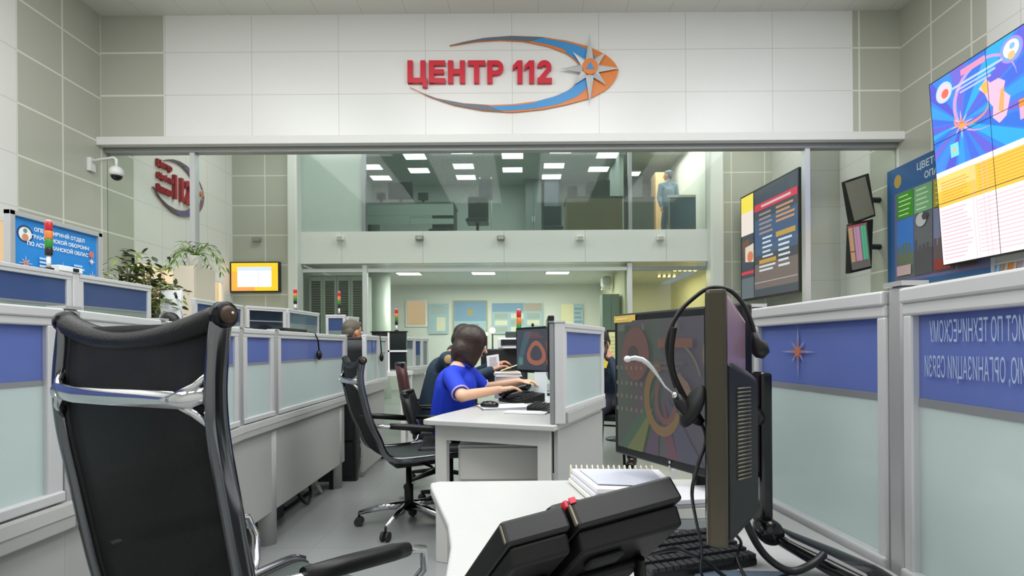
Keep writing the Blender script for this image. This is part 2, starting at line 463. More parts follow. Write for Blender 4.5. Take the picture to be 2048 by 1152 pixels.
def pbox(x0, y0, x1, y1, Y, depth):
    a = W(x0, y0, Y); b = W(x1, y1, Y)
    return (min(a.x, b.x), Y, min(a.z, b.z)), (max(a.x, b.x), Y + depth, max(a.z, b.z))
# white desk
a, b = pbox(733, 408, 907, 455, 11.3, 0.7)
t = thing('reception_desk', 'long white desk with a shadow slot behind the balcony glass', 'desk', ((a[0] + b[0]) / 2, 11.3, ZT))
WD = mat('upper_white_laminate', '#dfe4e2', 0.4)
MB().bx((a[0], a[1], a[2] + .27), (b[0], a[1] + .03, b[2]), WD).build('front_panel', t)
MB().bx((a[0] + .95, a[1] - .02, a[2] + .08), (b[0], a[1] + .03, a[2] + .19), WD).build('lower_panel', t)
MB().bx((a[0], a[1], a[2] + .08), (a[0] + .93, a[1] + .03, a[2] + .26), WD).build('lower_panel', t)
MB().bx((a[0] - .02, a[1] - .02, b[2]), (b[0] + .02, b[1], b[2] + .03), mat('grey_worktop', '#7c8587', 0.4)).build('worktop', t)
for sx in (a[0] + .05, b[0] - .05):
    MB().bx((sx - .04, a[1] + .05, ZT), (sx + .04, b[1], b[2]), mat('dark_leg', '#3c4244', 0.5)).build('leg', t)
desk_top = b[2] + .03
def upper_monitor(x0, y0, x1, y1, Y, label, zb, col='#2b3436'):
    a, b = pbox(x0, y0, x1, y1, Y, 0.05)
    t = thing('monitor', label, 'monitor', ((a[0] + b[0]) / 2, Y, zb), 'dark monitors of the upper room')
    MB().bx((a[0], Y, a[2]), (b[0], Y + .04, b[2]), mat('upper_mon_' + col, col, 0.4)).build('housing', t, bevel=0.006)
    xm = (a[0] + b[0]) / 2
    MB().bx((xm - .03, Y + .01, zb + .01), (xm + .03, Y + .04, a[2] + .02), BLACK).build('stand_neck', t)
    MB().bx((xm - .1, Y - .06, zb), (xm + .1, Y + .1, zb + .012), BLACK).build('stand_base', t)
upper_monitor(776, 364, 826, 398, 11.55, 'wide dark monitor back on the white desk behind the balcony glass', desk_top)
upper_monitor(753, 385, 771, 399, 11.6, 'small dark telephone-sized screen at the left end of the white upper desk', desk_top)
upper_monitor(836, 385, 856, 400, 11.6, 'small square dark screen on the right half of the white upper desk', desk_top)
# brown desk
a, b = pbox(1134, 396, 1245, 452, 11.2, 0.7)
t = thing('office_desk', 'beige brown wooden desk behind the balcony glass', 'desk', ((a[0] + b[0]) / 2, 11.2, ZT))
BR = mat('upper_brown_wood', '#8c7a60', 0.5, noise=0.1, nscale=8)
MB().bx((a[0], a[1], ZT + .02), (b[0], a[1] + .03, b[2]), BR).build('front_panel', t)
for sx in (a[0], b[0] - .03): MB().bx((sx, a[1] + .03, ZT), (sx + .03, b[1], b[2]), BR).build('side_panel', t)
MB().bx((a[0] - .02, a[1] - .02, b[2]), (b[0] + .02, b[1], b[2] + .03), mat('dark_worktop', '#4b4a44', 0.4)).build('worktop', t)
upper_monitor(1171, 360, 1220, 394, 11.4, 'wide dark green monitor on the brown upper desk', b[2] + .03, '#27322f')
upper_monitor(1135, 371, 1155, 395, 11.4, 'small dark monitor at the left end of the brown upper desk', b[2] + .03, '#34403f')
# doors and cupboards at the back of the upper room
def cupboard(name, x0, y0, x1, y1, Y, d, col, label, cat, doors=2, base=None):
    a, b = pbox(x0, y0, x1, y1, Y, d)
    z0 = base if base is not None else a[2]
    t = thing(name, label, cat, ((a[0] + b[0]) / 2, Y, z0))
    m = mat('cup_' + col, col, 0.5)
    MB().bx((a[0], Y + .02, z0), (b[0], Y + d, b[2]), m).build('body', t)
    w = (b[0] - a[0]) / doors
    for i in range(doors):
        dr = MB().bx((a[0] + w * i + .006, Y, z0 + .04), (a[0] + w * (i + 1) - .006, Y + .02, b[2] - .02), m).build('door', t)
        hx = a[0] + w * (i + (0.88 if i % 2 == 0 else 0.12))
        MB().bx((hx - .01, Y - .025, (z0 + b[2]) / 2 - .08), (hx + .01, Y, (z0 + b[2]) / 2 + .08), ALU).build('handle', dr)
    return t
cupboard('storage_cupboard', 1050, 343, 1083, 420, 15.1, 0.4, '#6d7472', 'grey double cupboard at the back of the upper room', 'cupboard', 2, ZT)
cupboard('storage_cupboard', 1088, 352, 1118, 420, 15.1, 0.4, '#59626a', 'narrow dark cupboard beside the grey double one in the upper room', 'cupboard', 1, ZT)
cupboard('wardrobe', 1311, 344, 1336, 420, 13.6, 0.5, '#c9a77c', 'tan wooden wardrobe behind the person upstairs', 'wardrobe', 1, ZT)
cupboard('notice_cabinet', 1262, 352, 1286, 420, 14.4, 0.3, '#4d5a60', 'dark doorway-like cabinet at the right end of the upper room', 'cabinet', 1, ZT)
# upper room office chairs, simple at that distance
def far_chair(x, y, Y, label, zf, col='#3d4746', rz=0.0):
    p = W(x, y, Y)
    t = thing('office_chair', label, 'chair', (p.x, Y, zf))
    m = mat('far_chair_' + col, col, 0.6)
    MB().box((p.x, Y + .22, zf + .82), (.46, .06, .55), m).build('backrest', t, bevel=0.03)
    MB().box((p.x, Y, zf + .47), (.48, .48, .08), m).build('seat', t, bevel=0.03)
    MB().cyl((p.x, Y, zf + .1), (p.x, Y, zf + .44), .03, BLACK).build('column', t)
    bs = MB()
    for i in range(5):
        th = 2 * PI * i / 5
        bs.tube([(p.x, Y, zf + .1), (p.x + .28 * math.cos(th), Y + .28 * math.sin(th), zf + .05)], .025, BLACK)
    bs.build('base', t)
far_chair(955, 420, 11.6, 'dark office chair left of the glazed corner behind the balcony glass', ZT)
far_chair(1105, 425, 12.4, 'dark office chair left of the brown upper desk', ZT, '#35424a')
far_chair(880, 392, 12.6, 'dark office chair back above the right end of the white upper desk', ZT, '#3a4444')
# whiteboard easel upstairs
a, b = pbox(957, 358, 985, 400, 12.6, 0.03)
t = thing('flip_chart', 'dark framed board on an easel in the middle of the upper room', 'easel', ((a[0] + b[0]) / 2, 12.6, ZT))
MB().bx(a, b, mat('board_grey', '#56636a', 0.4)).build('board', t)
for sx in (a[0] + .03, b[0] - .03): MB().tube([(sx, 12.62, ZT), (sx, 12.62, b[2] + .05)], .015, ALUW).build('leg', t)
# counter in front of the person upstairs
a, b = pbox(1345, 395, 1412, 458, 11.0, 0.05)
t = thing('glass_balustrade', 'blue grey glass balustrade with a pale rail at the right end of the upper room', 'balustrade', ((a[0] + b[0]) / 2, 11.0, ZT))
MB().bx((a[0] - .1, 11.0, ZT + .02), (3.6, 11.02, b[2]), glass_mat('balustrade_glass', '#8fa3b0', 0.05, 0.45, '#6d8290')).build('pane', t)
MB().bx((a[0] - .1, 10.98, b[2]), (3.6, 11.04, b[2] + .05), ALUW).build('handrail', t)
MB().bx((a[0] - .1, 10.98, ZT), (a[0] - .06, 11.04, b[2]), ALUD).build('post', t)
a, b = pbox(1263, 397, 1308, 452, 11.1, 0.5)
t = thing('side_cabinet', 'dark grey low cabinet behind the balcony glass right of the glass post', 'cabinet', ((a[0] + b[0]) / 2, 11.1, ZT))
MB().bx((a[0], 11.1, ZT), (b[0], 11.6, b[2]), mat('cab_grey', '#6a6c68', 0.5)).build('body', t)
MB().bx((a[0] - .02, 11.08, b[2]), (b[0] + .02, 11.62, b[2] + .025), mat('cab_top', '#4e5150', 0.5)).build('top', t)

# ---- lower room contents
for i, x in enumerate((818, 967, 1115)):
    ceiling_light(x, 549, 11.6, ZL - 0.0, 0.5, 0.3, ('leftmost', 'middle', 'rightmost')[i] + ' of the three lit oblong lights on the lower room ceiling', 'oblong lights of the lower room', round_=0.1)
area('lower_room_lamp', (-0.6, 12.0, 2.7), 3.8, 1.6, 165, (1.0, 1.0, 0.95))
area('corridor_lamp', (3.0, 12.0, 2.7), 1.0, 1.6, 32, (1.0, 0.88, 0.55))
for k, (xs, y_, Y, lab) in enumerate((((1350, 1360, 1370, 1380, 1390), 540, 11.4, 'front'), ((1318, 1328, 1338, 1348), 552, 12.4, 'rear'))):
    p0 = W(xs[0], y_, Y); p1 = W(xs[-1], y_, Y)
    t = thing('chandelier', 'row of small warm bulbs on the cream corridor ceiling, %s fitting' % lab, 'chandelier', ((p0.x + p1.x) / 2, Y, p0.z), 'corridor light fittings')
    MB().bx((p0.x - .05, Y - .03, ZL - .03), (p1.x + .05, Y + .03, ZL), mat('brass', '#a98f4a', 0.3, 0.8)).build('bar', t)
    for x in xs:
        p = W(x, y_, Y)
        MB().cyl((p.x, Y, p.z), (p.x, Y, ZL - .02), .006, mat('brass', '#a98f4a', 0.3, 0.8)).build('stem', t)
        MB().ball((p.x, Y, p.z), (.045, .045, .03), mat('warm_bulb', '#ffe79a', emit=3.0)).build('bulb', t)
# louvred cabinet
LX0, LX1, LY = -4.36, -3.24, 10.62
t = thing('louvre_cabinet', 'tall grey cabinet with four dark louvred doors behind the lower glass', 'cabinet', ((LX0 + LX1) / 2, LY, 0))
LG = mat('cabinet_grey', '#b6bab4', 0.5); LD = mat('louvre_dark', '#4a4a42', 0.6)
MB().bx((LX0, LY + .03, 0), (LX1, LY + .5, 2.6), LG).build('body', t)
for i in range(4):
    x0 = LX0 + (LX1 - LX0) * i / 4; x1 = LX0 + (LX1 - LX0) * (i + 1) / 4
    d = MB().bx((x0 + .004, LY, 0.05), (x1 - .004, LY + .028, 2.58), LG).build('door', t)
    l = MB()
    for k in range(40):
        z = 0.55 + k * 0.049
        l.box(((x0 + x1) / 2, LY - .004, z), (x1 - x0 - .1, .012, .043), LD, Matrix.Rotation(0.5, 3, 'X'))
    l.build('louvre', d)
# posters and boards on the lower back wall
YB = 13.985
def board(name, x0, y0, x1, y1, label, cat, draw, frame_m=None, Y=YB):
    a = W(x0, y1, Y); b = W(x1, y0, Y)
    t = thing(name, label, cat, ((a.x + b.x) / 2, Y, a.z))
    if frame_m: MB().bx((a.x - .03, Y - .03, a.z - .03), (b.x + .03, Y + .01, b.z + .03), frame_m).build('frame', t)
    c = Canvas((a.x, Y - .032, a.z), (1, 0, 0), (0, 0, 1), b.x - a.x, b.z - a.z)
    c.rect(0, 0, 1, 1, mat('board_white', '#dfe3dc', 0.5), 0)
    draw(c); c.build('print', t)
    return t
PB1 = mat('poster_blue', '#7e9fc0', 0.6); PB2 = mat('poster_pale_blue', '#a9c0cc', 0.6); PCR = mat('poster_cream', '#e3dfc6', 0.6); PGR = mat('poster_grey', '#a9b0a6', 0.6)
def d1(c):
    c.rect(0, 0, 1, 1, PB2); c.rect(0, .55, 1, 1, PB1); c.disc(.5, .75, .09, mat('crest_gold', '#b3a06a', 0.6)); c.bars(.15, .1, .85, .5, 6, PB1)
board('wall_poster', 909, 603, 972, 690, 'tall pale blue poster with a small crest on the lower room wall', 'poster', d1, mat('poster_frame_wood', '#b2a482', 0.6))
def d2(c):
    c.rect(0, 0, 1, 1, PB2); c.rect(0, .72, .62, 1, PB1); c.rect(.64, .74, .98, .98, mat('poster_rose', '#b9a49a', 0.6))
    for i in range(3):
        for j in range(3):
            c.rect(.05 + .32 * i, .06 + .22 * j, .30 + .32 * i, .22 + .22 * j, PCR if (i + j) % 2 else PGR)
board('wall_poster', 985, 606, 1085, 668, 'wide blue information poster with pale squares behind the signal tower', 'poster', d2)
def d3(c):
    c.rect(0, 0, 1, 1, PB2); c.rect(.4, .1, .85, .55, PCR); c.bars(.1, .65, .9, .95, 4, PGR)
board('wall_poster', 858, 607, 897, 668, 'pale grey poster with a white sheet right of the orange window', 'poster', d3)
def d4(c): c.rect(0, 0, .55, 1, mat('cream_lit', '#f0e6bd', 0.6)); c.rect(.57, 0, 1, 1, PB2); c.bars(.6, .1, .97, .9, 5, PB1)
board('notice_board', 1122, 608, 1166, 662, 'cream and blue notice board left of the grey-green cupboard', 'notice board', d4)
# orange lit window
a = W(815, 650, YB); b = W(851, 603, YB)
w = thing('window_13', None, None, ((a.x + b.x) / 2, YB, a.z)); w['kind'] = 'structure'
MB().bx((a.x - .05, YB - .02, a.z - .05), (b.x + .05, YB, b.z + .05), WHITE).build('window_frame', w)
MB().bx((a.x, YB - .03, a.z), (b.x, YB - .018, b.z), mat('orange_blind', '#f0c49a', emit=0.75)).build('blind', w)
cupboard('tall_cupboard', 1205, 588, 1240, 700, 10.9, 0.4, '#7f8f86', 'tall grey-green double cupboard at the right end of the lower room', 'cupboard', 2, 0.0)
# wall mounted cooler above the cupboard
p = W(1213, 564, 11.9)
t = thing('air_conditioner', 'rounded white air conditioner above the grey-green cupboard', 'air conditioner', (p.x, 11.9, p.z - .13))
MB().box((p.x, 11.95, p.z), (.24, .24, .28), mat('ac_white', '#dcdfd8', 0.4)).build('housing', t, bevel=0.08, seg=4)
MB().lathe((p.x, 11.82, p.z + .01), [(.10, -.01), (.11, .0), (.09, .01)], mat('ac_grey', '#b4b9b2', 0.4), 20, Matrix.Rotation(PI / 2, 3, 'X')).build('fan_grille', t)
MB().bx((p.x - .1, 11.9, p.z - .17), (p.x + .1, 12.1, p.z - .13), mat('ac_white', '#dcdfd8', 0.4)).build('bracket', t)
# small fittings at the left far wall
p = W(515, 480, YF)
t = thing('wall_spotlight', 'small dim box spotlight on the grey far wall above the yellow screen', 'spotlight', (p.x, YF, p.z))
MB().bx((p.x - .08, YF - .08, p.z - .04), (p.x + .08, YF, p.z + .04), mat('spot_grey', '#8b8c88', 0.5)).build('housing', t, bevel=0.01)
# ================================================================== CONSOLES AND DESKS
def obox(mb, p0, p1, z0, z1, t, m, off=0.0, e0=0.0, e1=0.0):
    """upright box running from p0 to p1 (plan), thickness t, shifted sideways by off, ends trimmed by e0/e1"""
    p0 = Vector((p0[0], p0[1], 0)); p1 = Vector((p1[0], p1[1], 0)); d = (p1 - p0).normalized(); n = Vector((d.y, -d.x, 0))
    a = p0 + d * e0 + n * off; b = p1 - d * e1 + n * off
    pts = [a - n * t / 2, b - n * t / 2, b + n * t / 2, a + n * t / 2]
    mb.prism([(p.x, p.y, z0) for p in pts], (0, 0, z1 - z0), m)
def partition(p0, p1, zb, zt, label, group=None, film=FILM, frost=FROST, split=0.62, post=0.034, profile=ALUW, rail=0.045):
    t = thing('partition_panel', label, 'partition', ((p0[0] + p1[0]) / 2, (p0[1] + p1[1]) / 2, zb), group)
    f = MB()
    obox(f, p0, p1, zt - rail * 0.55, zt, 0.046, profile)
    obox(f, p0, p1, zt - rail, zt - rail * 0.55 + .002, 0.036, profile)
    obox(f, p0, p1, zb, zb + 0.026, 0.046, profile)
    L = (Vector(p1) - Vector(p0)).length
    obox(f, p0, p1, zb + .02, zt - rail + .002, 0.034, profile, 0, 0, L - post)
    obox(f, p0, p1, zb + .02, zt - rail + .002, 0.034, profile, 0, L - post, 0)
    f.build('frame', t, bevel=0.004)
    zs = zb + (zt - zb) * split
    q = MB(); obox(q, p0, p1, zb + .022, zs, 0.008, frost, 0, post * .9, post * .9); q.build('frosted_pane', t)
    q = MB(); obox(q, p0, p1, zs, zt - rail + .004, 0.008, film, 0, post * .9, post * .9); q.build('blue_film', t)
    q = MB(); obox(q, p0, p1, zs - .006, zs + .006, 0.011, ALUD, 0, post * .9, post * .9); q.build('film_edge', t)
    return t
def post(p, z0, z1, label, w=0.05, m=ALU):
    t = thing('partition_post', label, 'post', (p[0], p[1], z0))
    MB().bx((p[0] - w / 2, p[1] - w / 2, z0), (p[0] + w / 2, p[1] + w / 2, z1), m).build('profile', t, bevel=0.006)
    MB().bx((p[0] - w / 2 - .004, p[1] - w / 2 - .004, z1), (p[0] + w / 2 + .004, p[1] + w / 2 + .004, z1 + .008), m).build('cap', t)
    return t
# ---- near right console (the camera stands over its worktop)
RA0, RA1 = (0.623, 0.885), (0.574, 1.285)
RB1 = (0.585, 0.30)
ta = partition((0.580, 1.30), RA0, 0.735, 1.21, 'partition with blue film and a small star emblem right of the edge-on monitor', post=.02)
tb = partition((0.625, 0.845), RB1, 0.735, 1.21, 'partition with mirrored white lettering on its blue film, beside the star partition', post=.02)
partition((0.60, 1.80), (0.578, 1.34), 0.735, 1.21, 'partition with blue film behind the edge-on near monitor')
post((0.628, 0.866), 0.735, 1.215, 'silver post between the star partition and the lettered partition', 0.036)
post((0.576, 1.318), 0.735, 1.215, 'silver post behind the edge-on near monitor at the far end of the star partition', 0.036)
# star emblem and mirrored lettering on the films
def on_panel(tp, p0, p1, side=1):
    p0 = Vector((p0[0], p0[1], 0)); p1 = Vector((p1[0], p1[1], 0)); d = (p1 - p0).normalized(); n = Vector((d.y, -d.x, 0)) * side
    return p0, d, n
c = Canvas((0.580 - .0075, 1.30, 0.735), Vector((RA0[0] - .580, RA0[1] - 1.30, 0)), (0, 0, 1), (Vector(RA0) - Vector((.580, 1.30))).length, 0.475)
cx, cy = 0.40, 0.78
c.star(cx, cy, .06, .010, mat('emblem_pale', '#8f92b4', 0.4), n=8, alt=.55)
c.star(cx, cy, .030, .009, mat('emblem_rose', '#a9736f', 0.5), n=8, alt=.7)
c.disc(cx, cy, .009, mat('emblem_orange', '#b96a50', 0.5))
c.build('star_emblem', ta)
c = Canvas((0.625 - .0075, 0.845, 0.735), Vector((RB1[0] - .625, RB1[1] - .845, 0)), (0, 0, 1), (Vector(RB1) - Vector((.625, .845))).length, 0.475)
MIR = mat('film_lettering', '#9fb0cf', 0.6)
c.text('СПЕЦИАЛИСТ ПО ТЕХНИЧЕСКОМУ', 0.09, 0.845, 0.044, MIR, align='RIGHT', flip=True, xs=0.30)
c.text('ОБЕСПЕЧЕНИЮ, ОРГАНИЗАЦИИ СВЯЗИ', 0.07, 0.735, 0.044, MIR, align='RIGHT', flip=True, xs=0.30)
c.build('mirrored_lettering', tb)
# worktop of the near console
ZD = 0.75
t = thing('console_desk', 'pale worktop carrying the near monitors and the black desk telephone', 'desk', (0.2, 0.7, 0))
top = [(-0.262, 1.44), (-0.255, 1.40), (-0.21, 1.25), (-0.165, 1.10), (-0.142, 0.98), (-0.132, 0.85), (-0.13, 0.2), (-0.13, 0.06), (0.60, 0.06), (0.598, 0.86), (0.548, 1.30), (0.556, 1.46), (0.3, 1.462), (-0.24, 1.455)]
MB().prism([(x, y, ZD - 0.025) for x, y in top], (0, 0, 0.025), DESKTOP).build('worktop', t, bevel=0.006, seg=3)
ap = MB(); obox(ap, (0.57, 1.44), (0.61, 0.10), 0.1, ZD - .026, 0.02, APRON); ap.build('modesty_panel', t)
for (lx, ly) in ((-0.06, 1.34), (-0.06, 0.2), (0.5, 0.2)):
    MB().bx((lx - .025, ly - .025, 0), (lx + .025, ly + .025, ZD - .026), mat('desk_leg_grey', '#b4b5b6', 0.45)).build('leg', t, bevel=0.004)
low = MB(); obox(low, (0.588, 1.29), (0.632, 0.885), ZD - .03, 0.738, .04, APRON); 
# ---- left console: partitions facing the aisle
PL = [(-1.17, 0.45), (-1.185, 1.352), (-1.33, 1.90), (-1.435, 2.62), (-1.448, 3.02), (-1.488, 4.32)]
labs = ['nearest left partition with blue film, beside the tall mesh chair back', 'partition of the left console hidden behind the tall mesh chair back', 'partition of the left console just right of hidden one, behind the chair headrest',
        'narrow partition of the left console just right of the tall mesh chair', 'wide partition of the left console with a headset hanging on its rail']
for i in range(5):
    a, b = Vector(PL[i]), Vector(PL[i + 1]); d = (b - a).normalized()
    a2 = a + d * .026; b2 = b - d * .026
    partition(a2[:], b2[:], 0.74, 1.225, labs[i], post=.042)
plabs = [None, 'silver corner post of the left console beside the chair headrest', 'silver post of the left console behind the chair', 'silver post of the left console right of the chair back', 'silver kink post between the narrow and the wide left partitions', 'silver end post of the wide left partition at the aisle']
for i in range(1, 6): post(PL[i], 0.72, 1.225, plabs[i], 0.042)
t = thing('console_desk', 'long left console desk with grey modesty panels along the aisle', 'desk', (-1.8, 2.4, 0))
wt = [(x + .03, y) for x, y in PL] + [(-2.25, 4.32), (-2.2, 2.6), (-1.95, 1.3), (-1.9, 0.45)]
MB().prism([(x, y, 0.70) for x, y in wt], (0, 0, 0.03), DESKTOP).build('worktop', t)
for i in range(5):
    m = MB()
    zb = 0.02 if i < 2 else 0.19
    obox(m, PL[i], PL[i + 1], 0.665, 0.735, 0.03, APRON, 0.012)
    obox(m, PL[i], PL[i + 1], zb, 0.70, 0.02, APRON, -0.012)
    m.build('modesty_panel', t, bevel=0.004)
# cabinet door lines on the near left front
for (y0, y1) in ((0.5, 0.86), (0.87, 1.13)):
    m = MB(); obox(m, (-1.152, y0), (-1.165, y1), 0.06, 0.62, 0.014, APRON); d = m.build('door', t, bevel=0.003)
    MB().box((-1.140, y1 - .05, 0.585), (.012, .012, .012), BLACK).build('lock', d)
for (lx, ly) in ((-1.49, 3.02), (-1.53, 4.22)):
    MB().lathe((lx, ly, 0), [(.05, 0), (.05, .72)], mat('console_leg_grey', '#a7a9a8', 0.45), 16).build('leg', t)
MB().bx((-1.56, 4.16, 0), (-1.53, 4.2, .2), BLACK).build('foot_bracket', t)
# things on the floor under the left console
t = tag(MB().bx((-1.78, 3.22, 0.0), (-1.62, 3.52, 0.17), mat('navy_box', '#2c323c', 0.6)).build('computer_case', bevel=0.01), 'dark computer case on the floor under the wide left partition', 'computer')
def cable(pts, r, label, m=BLACK, name='cable', parent=None, n=10):
    P = [Vector(p) for p in pts]; out = []
    for i in range(len(P) - 1):
        p0 = P[max(i - 1, 0)]; p1 = P[i]; p2 = P[i + 1]; p3 = P[min(i + 2, len(P) - 1)]
        for k in range(n):
            u = k / n
            out.append(0.5 * ((2 * p1) + (p2 - p0) * u + (2 * p0 - 5 * p1 + 4 * p2 - p3) * u * u + (3 * p1 - p0 - 3 * p2 + p3) * u ** 3))
    out.append(P[-1])
    o = MB().tube(out, r, m, 8).build(name, parent)
    if label: tag(o, label, 'cable')
    return o
GREYC = mat('grey_cable', '#a5a49f', 0.6)
cable([(-1.56, 3.10, .19), (-1.54, 3.12, .08), (-1.56, 3.2, .03), (-1.60, 3.26, .06), (-1.60, 3.22, .15), (-1.55, 3.17, .12), (-1.56, 3.15, .012)], .010, 'loop of pale grey cable hanging beside the front leg of the left console', GREYC)
cable([(-1.6, 3.6, .19), (-1.56, 3.68, .05), (-1.57, 3.8, .015), (-1.6, 3.9, .06), (-1.58, 3.82, .17)], .012, 'loop of black cable behind the dark computer case under the left console', BLACK)
cable([(-1.6, 3.9, .19), (-1.57, 3.96, .07), (-1.58, 4.05, .012), (-1.6, 4.0, .12)], .010, 'loop of grey cable at the far end under the left console', GREYC)
t = tag(MB().bx((-1.72, 3.62, 0), (-1.66, 4.02, .03), BLACK).build('power_strip', bevel=.005), 'black power strip on the floor under the left console', 'power strip')

# monitor tops peeking over the left console
def monitor(c, yaw, w, h, zb, label, screen=None, back='#2a2a2f', group=None, bulge=True, base=True, top_c=None, th=.034):
    """c: plan centre of the screen face; yaw: direction the screen faces (0 = +Y); zb desk height; screen(canvas)"""
    t = thing('monitor', label, 'monitor', (c[0], c[1], zb), group)
    f = Vector((math.sin(yaw), math.cos(yaw), 0)); r = Vector((-f.y, f.x, 0)) * 1.0   # r: viewer's right
    r = Vector((0, 0, 1)).cross(f)
    R = Matrix((( r.x, f.x, 0), (r.y, f.y, 0), (0, 0, 1)))
    z0 = top_c - h if top_c else zb + 0.12
    C = Vector((c[0], c[1], z0 + h / 2))
    BK = mat('monitor_back_' + back, back, 0.35)
    hb = MB().box(C - f * (th / 2 + .001), (w, th, h), BLACK, R).build('housing', t, bevel=0.005)
    if bulge:
        bk = MB(); q = C - f * .035
        pr = [(-.36, -.40), (.36, -.40), (.36, .42), (-.36, .42)]; pi_ = [(-.24, -.30), (.24, -.30), (.24, .30), (-.24, .30)]
        vs = [q + r * (a * w) + Vector((0, 0, b * h)) for a, b in pr] + [q - f * .055 + r * (a * w) + Vector((0, 0, b * h)) for a, b in pi_]
        bk.add(vs, [(0, 1, 2, 3), (7, 6, 5, 4), (0, 4, 5, 1), (1, 5, 6, 2), (2, 6, 7, 3), (3, 7, 4, 0)], BK)
        bk.build('back_shell', t, bevel=0.012, seg=3)
    bz = .016
    cv = Canvas(C - r * (w / 2 - bz) - Vector((0, 0, h / 2 - bz * 1.4)) + f * .0004, r, (0, 0, 1), w - 2 * bz, h - 2.6 * bz)
    cv.rect(0, 0, 1, 1, SCREEN_OFF, 0)
    if screen: screen(cv)
    cv.build('screen', t)
    if base:
        nk = C - f * .06
        MB().box((nk.x, nk.y, (zb + C.z) / 2), (.06, .03, C.z - zb), BLACK, R).build('stand_neck', t, bevel=.006)
        MB().lathe((nk.x, nk.y, zb), [(.11, 0), (.11, .008), (.03, .02)], BLACK, 20).build('stand_base', t)
    return t
monitor((-1.80, 2.86), PI * 0.45 + PI, .40, .28, .73, 'pinkish monitor back peeking over the narrow left partition', None, '#8d7f88', top_c=1.275)  # pinkish tint paints a reflection onto the back shell
monitor((-1.86, 3.35), PI * 0.5 + PI, .34, .26, .73, 'dark grey monitor back peeking over the wide left partition', None, '#5b5b5e', top_c=1.262)
monitor((-1.80, 4.05), PI * 0.5 + PI, .42, .27, .73, 'low black monitor top at the far end of the wide left partition', None, '#1c1c1e', top_c=1.275)
# headset hanging on the wide left partition
t = thing('headset', 'small black headset hanging over the rail of the wide left partition', 'headset', (-1.49, 3.62, 1.08))
MB().tube([(-1.50, 3.60, 1.15), (-1.50, 3.60, 1.22), (-1.48, 3.60, 1.234), (-1.445, 3.61, 1.225), (-1.435, 3.64, 1.18), (-1.435, 3.66, 1.10)], .005, BLACK).build('headband', t)
MB().ball((-1.435, 3.66, 1.075), (.018, .028, .035), BLACK).build('ear_cushion', t)

# ---- second row of the left side, on a tall counter
t = thing('high_counter', 'long dark grey counter carrying the rear partitions of the left side', 'counter', (-3.0, 4.0, 0))
DC = mat('counter_grey', '#6d7278', 0.5)
MB().prism([(-2.78, 1.9, 0), (-2.78, 4.5, 0), (-2.88, 5.35, 0), (-2.62, 5.75, 0), (-2.6, 7.0, 0), (-3.0, 7.0, 0), (-3.3, 5.4, 0), (-3.3, 1.9, 0)], (0, 0, 1.24), DC).build('body', t)
MB().prism([(-2.72, 1.88, 1.24), (-2.72, 4.5, 1.24), (-2.84, 5.32, 1.24), (-2.58, 5.72, 1.24), (-2.56, 7.02, 1.24), (-3.02, 7.02, 1.24), (-3.32, 5.4, 1.24), (-3.32, 1.88, 1.24)], (0, 0, .02), mat('counter_top_grey', '#a9adb0', 0.4)).build('worktop', t)
DFILM = glass_mat('dark_blue_film', '#5a72a6', 0.02, 0.78, '#5d76a8')
DFROST = glass_mat('smoky_frosted', '#c4d2cf', 0.03, 0.55, '#b3c2c0')
DARKP = glass_mat('dark_pane', '#3c4a56', 0.06, 0.6, '#39434f')
SPL = dict(film=DFILM, frost=DFROST, split=0.40)
partition((-2.74, 1.95), (-2.74, 3.16), 1.26, 1.585, 'rear left partition below the blue notice board, first from the photo edge', **SPL)
partition((-2.74, 3.21), (-2.74, 3.83), 1.26, 1.585, 'rear left partition in front of the leafy ficus', **SPL)
post((-2.74, 3.185), 1.26, 1.585, 'silver post between the two rear left partitions', 0.045, ALUW)
partition((-2.84, 4.50), (-2.86, 5.30), 1.26, 1.56, 'rear left partition beyond the ficus, above the chair headrest', **SPL)
partition((-2.84, 5.34), (-2.60, 5.70), 1.26, 1.56, 'dark smoked partition below the yellow wall screen', film=DARKP, frost=DARKP, split=.5)
partition((-2.60, 5.74), (-2.58, 6.55), 1.26, 1.56, 'pale blue partition right of the dark smoked partition', film=glass_mat('pale_film', '#9fb4bd', 0.03, 0.7, '#7f96a4'), frost=DFROST, split=.45)
partition((-2.545, 6.72), (-2.30, 6.74), 1.20, 1.55, 'small blue partition in front of the louvred cabinet', **SPL)
partition((-2.28, 6.74), (-2.22, 6.98), 1.20, 1.53, 'pale end partition beside the small blue partition', film=FROST, frost=FROST)
t = thing('end_cabinet', 'grey cabinet carrying the small blue partition before the louvred cabinet', 'cabinet', (-2.4, 6.8, 0))
MB().bx((-2.56, 6.68, 0), (-2.2, 7.0, 1.18), DC).build('body', t); MB().bx((-2.56, 6.66, 1.18), (-2.18, 7.0, 1.2), ALUW).build('top', t)
